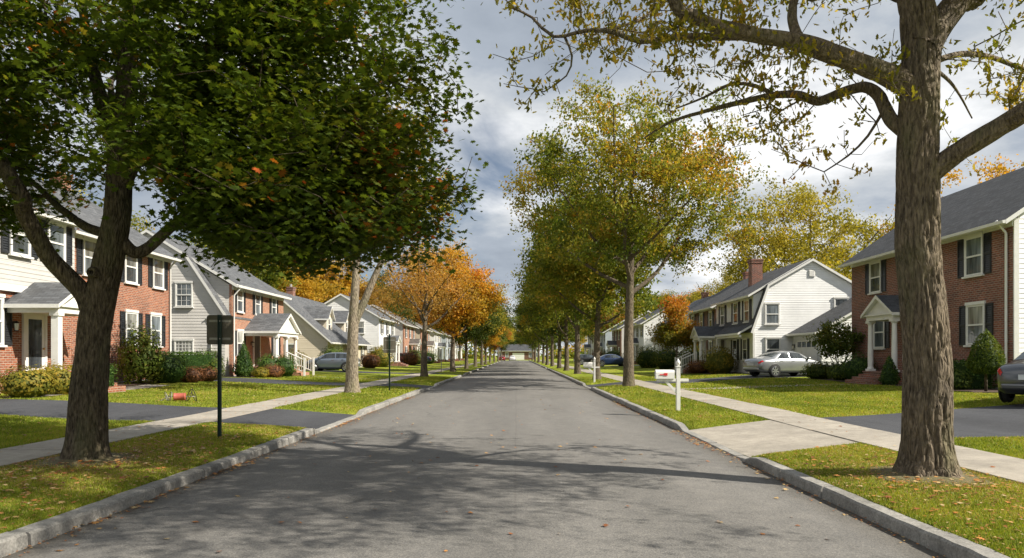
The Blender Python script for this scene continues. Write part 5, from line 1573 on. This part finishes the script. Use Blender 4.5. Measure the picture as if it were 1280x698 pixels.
plain_house(1, 16.0, 130, 141, 'blue grey house far down the right side', 'sid_blue', 'sid_blue', 'sh_grey')
plain_house(1, 16.0, 150, 162, 'farthest white house on the right side', 'sid_white', 'sid_white', 'sh_grey')

def end_house():
    e = empty('end_house', (0.2, 232, .1)); tag(e, 'low house with white garage door closing the far end of the road', 'house')
    L, D, ze, zr = 12, 8, 2.9, 4.9
    walls(e, L, D, ze, zr, 'brick_brown', 'brick_brown')
    roof_gable(e, -L/2, L/2, 0, D, ze, zr, 'sh_dark', .4, .3)
    gd = MB()
    for k in range(4): gd.box(-1.6, 2.2, -.06, -.003, .02+k*.55, .55+k*.55)
    gd.build('garage_door', M['trim'], e)
    for x in (-5.5, -3.4, 4.2, 6.0): window(e, x, 0, .9, .9, 1.3, shutters=False)
end_house()

# ------------------------------------------------------------------ cars
def car(name, label, loc, rz, pmat, style='sedan', group='parked cars'):
    """nose along +x; one lofted surface gives the body, and patches of it the glass, doors and lamps"""
    if style == 'sedan':
        S = [(-2.36,.42,.70,.78,.62,.5), (-2.30,.30,.82,.93,.76,.62), (-2.1,.24,.90,1.02,.84,.68), (-1.72,.21,.93,1.07,.89,.71), (-1.45,.2,.94,1.12,.9,.70), (-.85,.2,.95,1.38,.905,.63), (-.35,.2,.95,1.455,.91,.62), (.2,.2,.945,1.45,.91,.62), (.6,.2,.94,1.37,.91,.635), (1.2,.2,.92,1.07,.9,.72), (1.4,.2,.91,1.01,.895,.73), (1.9,.22,.83,.91,.87,.68), (2.2,.26,.72,.8,.8,.6), (2.36,.34,.6,.66,.66,.48)]
        ROOF = (-1.45, 1.2); side = [((-1.22,-.72),(-.30,-.28)), ((-.24,-.2),(1.0,.52))]; rear_g = (-1.42,-.88); front_g = (.64,1.18); doors = [(-1.05,-.27),(-.25,.95)]
    else:
        S = [(-2.02,.42,.78,.9,.7,.56), (-1.98,.3,.9,1.05,.8,.64), (-1.88,.24,.95,1.15,.85,.66), (-1.6,.21,.97,1.36,.885,.63), (-1.25,.2,.97,1.46,.9,.61), (-.5,.2,.96,1.5,.905,.61), (.1,.2,.95,1.49,.905,.615), (.5,.2,.94,1.41,.905,.63), (1.1,.2,.92,1.1,.895,.7), (1.3,.2,.9,1.03,.89,.71), (1.75,.22,.82,.92,.86,.66), (2.02,.27,.7,.79,.78,.58), (2.14,.36,.6,.66,.64,.46)]
        ROOF = (-1.9, 1.1); side = [((-1.5,-1.25),(-.42,-.40)), ((-.36,-.32),(.9,.42))]; rear_g = (-1.86,-1.62); front_g = (.54,1.07); doors = [(-1.1,-.38),(-.36,.85)]
    S = np.array(S); xs = S[:,0]
    def prm(x): return [np.interp(x, xs, S[:,k]) for k in range(1, 6)]
    def prs(x):
        a = np.array(prm(x)); b = np.array(prm(max(xs[0], x-.09))); c = np.array(prm(min(xs[-1], x+.09)))
        return (a*2+b+c)/4
    def sec(x, v, sg):
        zb, belt, top, w, wt = prs(x)
        cab = np.clip((top-belt-.1)/.25, 0, 1)
        pts = [(0,zb), (w*.78,zb), (w*.95,zb+.09), (w,(zb+belt)*.52), (w*.985,belt-.05), (w*.945,belt+.01), (wt+.05+.03*cab, belt+(top-belt)*.55), (wt-.02, top-.035), (wt*.55,top+.004), (0,top+.015)]
        i = min(int(v), len(pts)-2); t = v-i
        return np.array([x, sg*(pts[i][0]*(1-t)+pts[i+1][0]*t), pts[i][1]*(1-t)+pts[i+1][1]*t])
    e = empty(name, loc, rz); tag(e, label, 'car', group)
    X = np.linspace(xs[0], xs[-1], 56); NV = 18
    V = []; 
    for x in X:
        ring = [sec(x, v, -1) for v in np.linspace(0, 9, NV+1)] + [sec(x, v, 1) for v in np.linspace(9, 0, NV+1)[1:-1]]
        V.append(ring)
    V = np.array(V); nr = V.shape[1]; mb = MB(); fs = []
    for i in range(len(X)-1):
        for j in range(nr): fs.append((i*nr+j, i*nr+(j+1)%nr, (i+1)*nr+(j+1)%nr, (i+1)*nr+j))
    fs.append(tuple(range(nr))[::-1]); fs.append(tuple((len(X)-1)*nr+j for j in range(nr)))
    mb.add(V.reshape(-1,3), fs)
    body = mb.build('body', M[pmat], e, smooth=True, uv=False)
    def patch(nm, mat, parent, xr_lo, xr_hi, v0, v1, sg, off=.006, n=10, m=5, both=False):
        """xr_lo, xr_hi: x range at v0 and at v1"""
        g = []; sides = (sg,)
        P = np.zeros((n, m, 3))
        for i in range(n):
            for j in range(m):
                tv = j/(m-1); tx = i/(n-1)
                a = xr_lo[0]*(1-tv)+xr_hi[0]*tv; b = xr_lo[1]*(1-tv)+xr_hi[1]*tv
                x = a+(b-a)*tx; v = v0+(v1-v0)*tv
                p = sec(x, v, sg)
                du = sec(x+.01, v, sg)-sec(x-.01, v, sg); dv = sec(x, min(v+.02, 9), sg)-sec(x, v-.02, sg)
                nn = np.cross(du, dv)*(-sg)
                nn = nn/(np.linalg.norm(nn)+1e-9)
                if nn[1]*sg < -1e-3 and v < 7: nn = -nn
                if v >= 7 and nn[2] < 0: nn = -nn
                P[i,j] = p + nn*off
        mb2 = MB(); fs2 = [(i*m+j, (i+1)*m+j, (i+1)*m+j+1, i*m+j+1) for i in range(n-1) for j in range(m-1)]
        mb2.add(P.reshape(-1,3), fs2)
        return mb2, P
    def build_patch(nm, mat, parent, specs, **kw):
        mb3 = MB()
        for sp in specs:
            q, _ = patch(nm, mat, parent, *sp, **kw)
            mb3.add(q.v, q.f)
        return mb3.build(nm, M[mat], parent, smooth=True, uv=False)
    for sg in (-1, 1):
        for (lo, hi) in side:
            build_patch('side_window', 'carglass', e, [((lo[0],hi[0]), (lo[1],hi[1]), 5.25, 6.75, sg)])
        for (a, b) in doors:
            d = build_patch('door', pmat, e, [((a,b),(a,b), 2.2, 4.9, sg)], off=.007)
            hx = a+.14
            p = sec(hx, 4.05, sg)
            MB().box(hx-.09, hx+.09, p[1]-.02, p[1]+.02, p[2]-.015, p[2]+.015).build('handle', M['chrome'] if pmat != 'p_black' else M['black'], d)
        p = sec(front_g[1]-.22, 5.3, sg)
        MB().box(p[0]-.07, p[0]+.09, min(p[1], p[1]+sg*.2), max(p[1], p[1]+sg*.2), p[2]+.0, p[2]+.13).build('mirror', M[pmat], e, bevel=.03)
        xb, xf = xs[0], xs[-1]
        build_patch('taillight', 'taill', e, [((xb+.015,xb+.28),(xb+.03,xb+.22), 4.05, 5.5, sg)], off=.008)
        build_patch('headlight', 'headl', e, [((xf-.42,xf-.03),(xf-.36,xf-.08), 4.0, 5.2, sg)], off=.008)
    for nm, gr in (('rear_window', rear_g), ('windscreen', front_g)):
        build_patch(nm, 'carglass', e, [(gr, gr, 7.05, 9.0, -1), (gr, gr, 7.05, 9.0, 1)])
    MB().box(xs[0]-.02, xs[0]+.12, -.28, .28, .62, .75).build('number_plate', M['plate'], e)
    MB().box(xs[0]-.035, xs[0]+.2, -.68, .68, .36, .52).build('bumper', M[pmat], e, bevel=.05)
    MB().box(xs[-1]-.2, xs[-1]+.02, -.56, .56, .38, .52).build('grille', M['black'], e, bevel=.04)
    wx = (1.42, -1.38) if style == 'sedan' else (1.3, -1.22)
    for x in wx:
        for sg in (-1, 1):
            y = sg*.895
            MB().lathe([(.0,-.32), (.375,-.32), (.375,.012), (.0,.012)], n=28, axis='y').build('wheel_arch', M['black'], e, (x, y if sg > 0 else y+.308, .34)) if False else None
            ar = MB().lathe([(.385,-.02), (.385,.0), (.36,.012), (.02,.012)], n=28, axis='y') if sg > 0 else MB().lathe([(.02,-.012), (.36,-.012), (.385,0), (.385,.02)], n=28, axis='y')
            ar.build('wheel_arch', M['black'], e, (x, sg*.905, .36), smooth=False)
            w = empty('wheel', (x, sg*.84, .33)); w.parent = e
            MB().lathe([(.23,-.1), (.31,-.108), (.34,-.075), (.343,0), (.34,.075), (.31,.108), (.23,.1)], n=28, axis='y').build('tyre', M['rubber'], w, smooth=True)
            rim = MB().lathe([(.235,.06*sg), (.245,.1*sg), (.23,.114*sg), (.212,.085*sg)] if sg > 0 else [(.212,.085*sg), (.23,.114*sg), (.245,.1*sg), (.235,.06*sg)], n=24, axis='y')
            for k in range(7):
                a = 2*PI*k/7; c, s_ = math.cos(a), math.sin(a)
                q = [(-.03,.03),(.03,.03),(.05,.222),(-.05,.222)]
                y0, y1 = sorted((.07*sg, .105*sg))
                vs = [(u*c-h*s_, yy, u*s_+h*c) for yy in (y0, y1) for u, h in q]
                rim.add(vs, [(0,1,2,3),(7,6,5,4),(0,4,5,1),(1,5,6,2),(2,6,7,3),(3,7,4,0)])
            rim.lathe([(.05,.06*sg), (.05,.11*sg)] if sg > 0 else [(.05,.11*sg), (.05,.06*sg)], n=12, axis='y')
            rim.build('rim', M['alloy'], w)
            MB().lathe([(.2,-.01),(.2,.01)], n=20, axis='y').build('brake_disc', M['black'], w, (0, sg*.05, 0))
    return e
def car_at(*a, px=None, X=None, Y=0, rz=0, **k):
    x = xz(px, Y) if X is None else X
    return car(a[0], a[1], (x, Y, G(x, Y)+.012), math.radians(rz), a[2], **k)
car_at('parked_car', 'silver sedan parked nose to the garage of the white gambrel house', 'p_silver', X=15.55, Y=41.9, rz=20, style='sedan')
car_at('parked_car', 'charcoal sedan cut by the right picture edge, tail lamp towards the street', 'p_charcoal', X=14.55, Y=19.2, rz=38, style='sedan')
car_at('parked_car', 'blue-grey hatchback parked between porch house and cream house', 'p_bluegrey', X=-14.6, Y=57.2, rz=180, style='hatch')
car_at('parked_car', 'dark navy car behind the tall olive tree on the right', 'p_navy', px=764, Y=86.5, rz=8, style='sedan')
car_at('parked_car', 'black car partly behind the shaded right trunks, left of the navy car', 'p_black', px=735, Y=105.5, rz=10, style='hatch')
car_at('parked_car', 'maroon car on a far left driveway, before the rusty street tree', 'p_maroon', px=496, Y=93.5, rz=175, style='hatch')
car_at('parked_car', 'navy car just left of the rusty street tree trunk', 'p_navy', px=519, Y=104, rz=180, style='sedan')
car_at('parked_car', 'red car far away on the left where the road ends', 'p_maroon', px=627, Y=206, rz=95, style='hatch')
car_at('parked_car', 'white car far away at the end of the road', 'p_white', px=640.5, Y=210, rz=90, style='hatch')

# ------------------------------------------------------------------ street furniture
def mailbox(label, X, Y, boxmat, flag=True, s=.91):
    e = empty('mailbox', (X, Y, G(X, Y))); e.scale = (s,)*3; tag(e, label, 'mailbox', 'kerbside mailboxes')
    p = MB().box(-.055,.055,-.055,.055,-.15,1.28).box(-.07,.07,-.07,.07,1.28,1.31)
    po = p.build('post', M['trim'], e, bevel=.006)
    MB().lathe([(.045,1.31),(.035,1.335),(.05,1.36),(.068,1.40),(.06,1.445),(.03,1.48),(.012,1.53)], n=16).build('finial', M['trim'], po, smooth=True)
    MB().box(-.62,-.056,-.045,.045,.86,.94).box(.056,.3,-.045,.045,.86,.94).build('arm', M['trim'], e, bevel=.005)
    MB().prism_y([(-.055,.50),(-.055,.60),(-.30,.856),(-.40,.856)], -.04, .04).build('brace', M['trim'], e)
    n = 12; hw = .095
    prof = [(-hw,.944),(hw,.944)] + [(hw*math.cos(PI*k/n), 1.11+hw*math.sin(PI*k/n)) for k in range(n+1)]
    b = MB(); b.prism_x(prof, -.64, -.12)
    bo = b.build('box', M[boxmat], e)
    prof2 = [(y*1.05, .944+(z-.944)*1.03-.003) for y, z in prof]
    d = MB(); d.prism_x(prof2, -.665, -.642); do = d.build('box_door', M[boxmat], bo)
    MB().tube([(-.672,-.02,1.15),(-.695,-.02,1.14),(-.695,.02,1.14),(-.672,.02,1.15)], .006, 6).build('latch', M['steel'], do)
    if flag: MB().box(-.56,-.4,-.109,-.1,1.05,1.075).box(-.43,-.33,-.11,-.1,1.035,1.11).build('flag', M['flagred'], bo)
mailbox('white mailbox with red flag on white post, nearest on the right verge', 4.3, 19.2, 'trim')
mailbox('white mailbox on white post farther along the right verge, beside the second driveway', 4.25, 39.4, 'trimgrey', False)

def sign(label, X, Y, h, pw, ph, postm, panelm, zc, rz=0.0):
    e = empty('road_sign', (X, Y, G(X, Y)), rz); tag(e, label, 'sign')
    p = MB()
    p.prism_y([(-.012,0),(.012,0),(.012,0)], 0, .001) if False else None
    p.box(-.032,.032,-.004,.004,-.2,h).box(-.032,-.026,-.034,-.0045,-.2,h).box(.026,.032,-.034,-.0045,-.2,h)
    po = p.build('post', M[postm], e)
    if pw:
        n = 6; r = .05; prof = []
        for cx, cz, a0 in ((pw/2-r, zc-ph/2+r, -PI/2), (pw/2-r, zc+ph/2-r, 0), (-pw/2+r, zc+ph/2-r, PI/2), (-pw/2+r, zc-ph/2+r, PI)):
            for k in range(n+1): prof.append((cx+r*math.cos(a0+k*PI/2/n), cz+r*math.sin(a0+k*PI/2/n)))
        panel = MB().prism_y(prof, .0065, .0095).build('panel', M[panelm], e)
        for dz in (-ph*.3, ph*.3): MB().box(-pw*.4, pw*.4, .0045, .0063, zc+dz-.02, zc+dz+.02).build('bracket', M['steel'], e)
        for dz in (-ph*.3, ph*.3): MB().lathe([(.014,-.012),(.014,-.0046)], n=8, axis='y').build('bolt', M['steel'], po, (0, 0, zc+dz))
sign('back of a rounded square sign on a dark green post, nearest the camera', -5.32, 12.9, 2.2, .46, .53, 'greenpost', 'signback', 1.93, .1)
sign('small grey sign back on a thin dark post, beyond the pale forked tree', -5.3, 30.0, 2.35, .52, .66, 'greenpost', 'signback', 1.9, .05)
sign('thin bare grey pole on the left verge beyond the rusty tree', -6.5, 62.0, 2.0, 0, 0, 'steel', 'signback', 0)

def hose_reel():
    X, Y = -10.3, 22.0
    e = empty('hose_reel', (X, Y, G(X, Y)+.0), .25); tag(e, 'tipped over red drum reel with thin wire hoops, lying on the left lawn', 'hose reel'); e.scale = (.88,)*3
    MB().lathe([(.12,-.19),(.14,-.18),(.125,-.16),(.125,.16),(.14,.18),(.12,.19)], n=20, axis='x').build('drum', M['red'], e, (0,0,.17), smooth=True)
    def hoop(r, x, parent=e, spokes=3):
        t = [(x, r*math.cos(2*PI*k/24), r*math.sin(2*PI*k/24)) for k in range(25)]
        h = MB().tube(t, .012, 6)
        for k in range(spokes):
            a = 2*PI*k/spokes+.3; h.tube([(x,0,0),(x, r*math.cos(a), r*math.sin(a))], .008, 5)
        return h
    for r, x, tilt in ((.22, .30, .35), (.22, .47, -.3), (.17, -.30, .2), (.17, -.42, -.3)):
        o = hoop(r, 0).build('wire_hoop', M['iron' if x > 0 else 'steel'], e, (x, 0, r*math.cos(tilt)), smooth=True); o.rotation_euler = (0, tilt, .4)
    MB().tube([(-.36,0,.17),(.5,0,.17)], .012, 6).build('axle', M['steel'], e, smooth=True)
    MB().tube([(-.36,.0,.17),(-.5,.05,.1),(-.62,.02,.03),(-.7,-.15,.02)], .014, 6).build('handle', M['steel'], e, smooth=True)
hose_reel()

# ------------------------------------------------------------------ sky, sun, camera
EL, SHX, SHY = math.radians(40), -.944, .33
d = Vector((SHX*math.cos(EL), SHY*math.cos(EL), -math.sin(EL)))
sl = bpy.data.lights.new('sun', 'SUN'); sl.energy = 5.0; sl.angle = math.radians(.5); sl.color = (1, .935, .82)
so = bpy.data.objects.new('sun', sl); COL.objects.link(so); so.rotation_euler = d.to_track_quat('-Z', 'Y').to_euler()

w = bpy.data.worlds.new('World'); SC.world = w; w.use_nodes = True
t = w.node_tree; bg = t.nodes['Background']; bg.inputs['Strength'].default_value = .064
sky = t.nodes.new('ShaderNodeTexSky'); sky.sky_type = 'NISHITA'; sky.sun_disc = False
sky.sun_elevation = EL; sky.sun_rotation = math.atan2(-SHX, -SHY); sky.altitude = 50; sky.air_density = 1.0; sky.dust_density = 1.2
tc = N(t, 'ShaderNodeTexCoord')
sp = N(t, 'ShaderNodeSeparateXYZ'); t.links.new(tc.outputs['Generated'], sp.inputs[0])
zz = N(t, 'ShaderNodeMath', operation='MAXIMUM'); t.links.new(sp.outputs[2], zz.inputs[0]); zz.inputs[1].default_value = 0
za = N(t, 'ShaderNodeMath', operation='ADD'); t.links.new(zz.outputs[0], za.inputs[0]); za.inputs[1].default_value = .22
dx = N(t, 'ShaderNodeMath', operation='DIVIDE'); t.links.new(sp.outputs[0], dx.inputs[0]); t.links.new(za.outputs[0], dx.inputs[1])
dy = N(t, 'ShaderNodeMath', operation='DIVIDE'); t.links.new(sp.outputs[1], dy.inputs[0]); t.links.new(za.outputs[0], dy.inputs[1])
cb = N(t, 'ShaderNodeCombineXYZ'); t.links.new(dx.outputs[0], cb.inputs[0]); t.links.new(dy.outputs[0], cb.inputs[1]); cb.inputs[2].default_value = 3.7
n1 = noisen(t, cb.outputs[0], 1.15, 9, .55); n1.inputs['Distortion'].default_value = .35
mp = N(t, 'ShaderNodeMapping'); mp.inputs['Location'].default_value = (4.1, 2.6, 0); t.links.new(cb.outputs[0], mp.inputs[0])
n2 = noisen(t, mp.outputs[0], 1.0, 8, .58)
cov = ramp(t, [(.3, (.15,.15,.15)), (.45, (1,1,1))], n1.outputs[0])                 # where there is cloud
cc = ramp(t, [(.32, (3.0,3.45,4.1)), (.44, (4.1,4.6,5.3)), (.52, (6.2,6.5,6.8)), (.60, (9.6,9.7,9.8))], n2.outputs[0])   # grey undersides to white tops
skyd = mixc(t, sky.outputs[0], (.62,.66,.72), 1.0, 'MULTIPLY')
mx = mixc(t, skyd, cc.outputs[0], cov.outputs[0])
t.links.new(mx, bg.inputs['Color'])

cam = bpy.data.cameras.new('camera'); co = bpy.data.objects.new('camera', cam); COL.objects.link(co)
co.location = (0, 0, EYE); co.rotation_euler = (PI/2, 0, 0)
cam.sensor_width = 36; cam.lens = 36*F/1280; cam.shift_x = -(CX-640)/1280; cam.shift_y = (CY-349)/1280
cam.clip_start = .1; cam.clip_end = 5000
SC.camera = co
vs = SC.view_settings; vs.view_transform = 'Standard'; vs.look = 'None'; vs.exposure = 0.78; vs.gamma = 1; vs.use_curve_mapping = False
cy = SC.cycles
cy.use_denoising = True; cy.use_adaptive_sampling = True; cy.adaptive_threshold = .015
cy.max_bounces = 5; cy.diffuse_bounces = 3; cy.glossy_bounces = 2; cy.transmission_bounces = 3; cy.transparent_max_bounces = 4
cy.caustics_reflective = False; cy.caustics_refractive = False
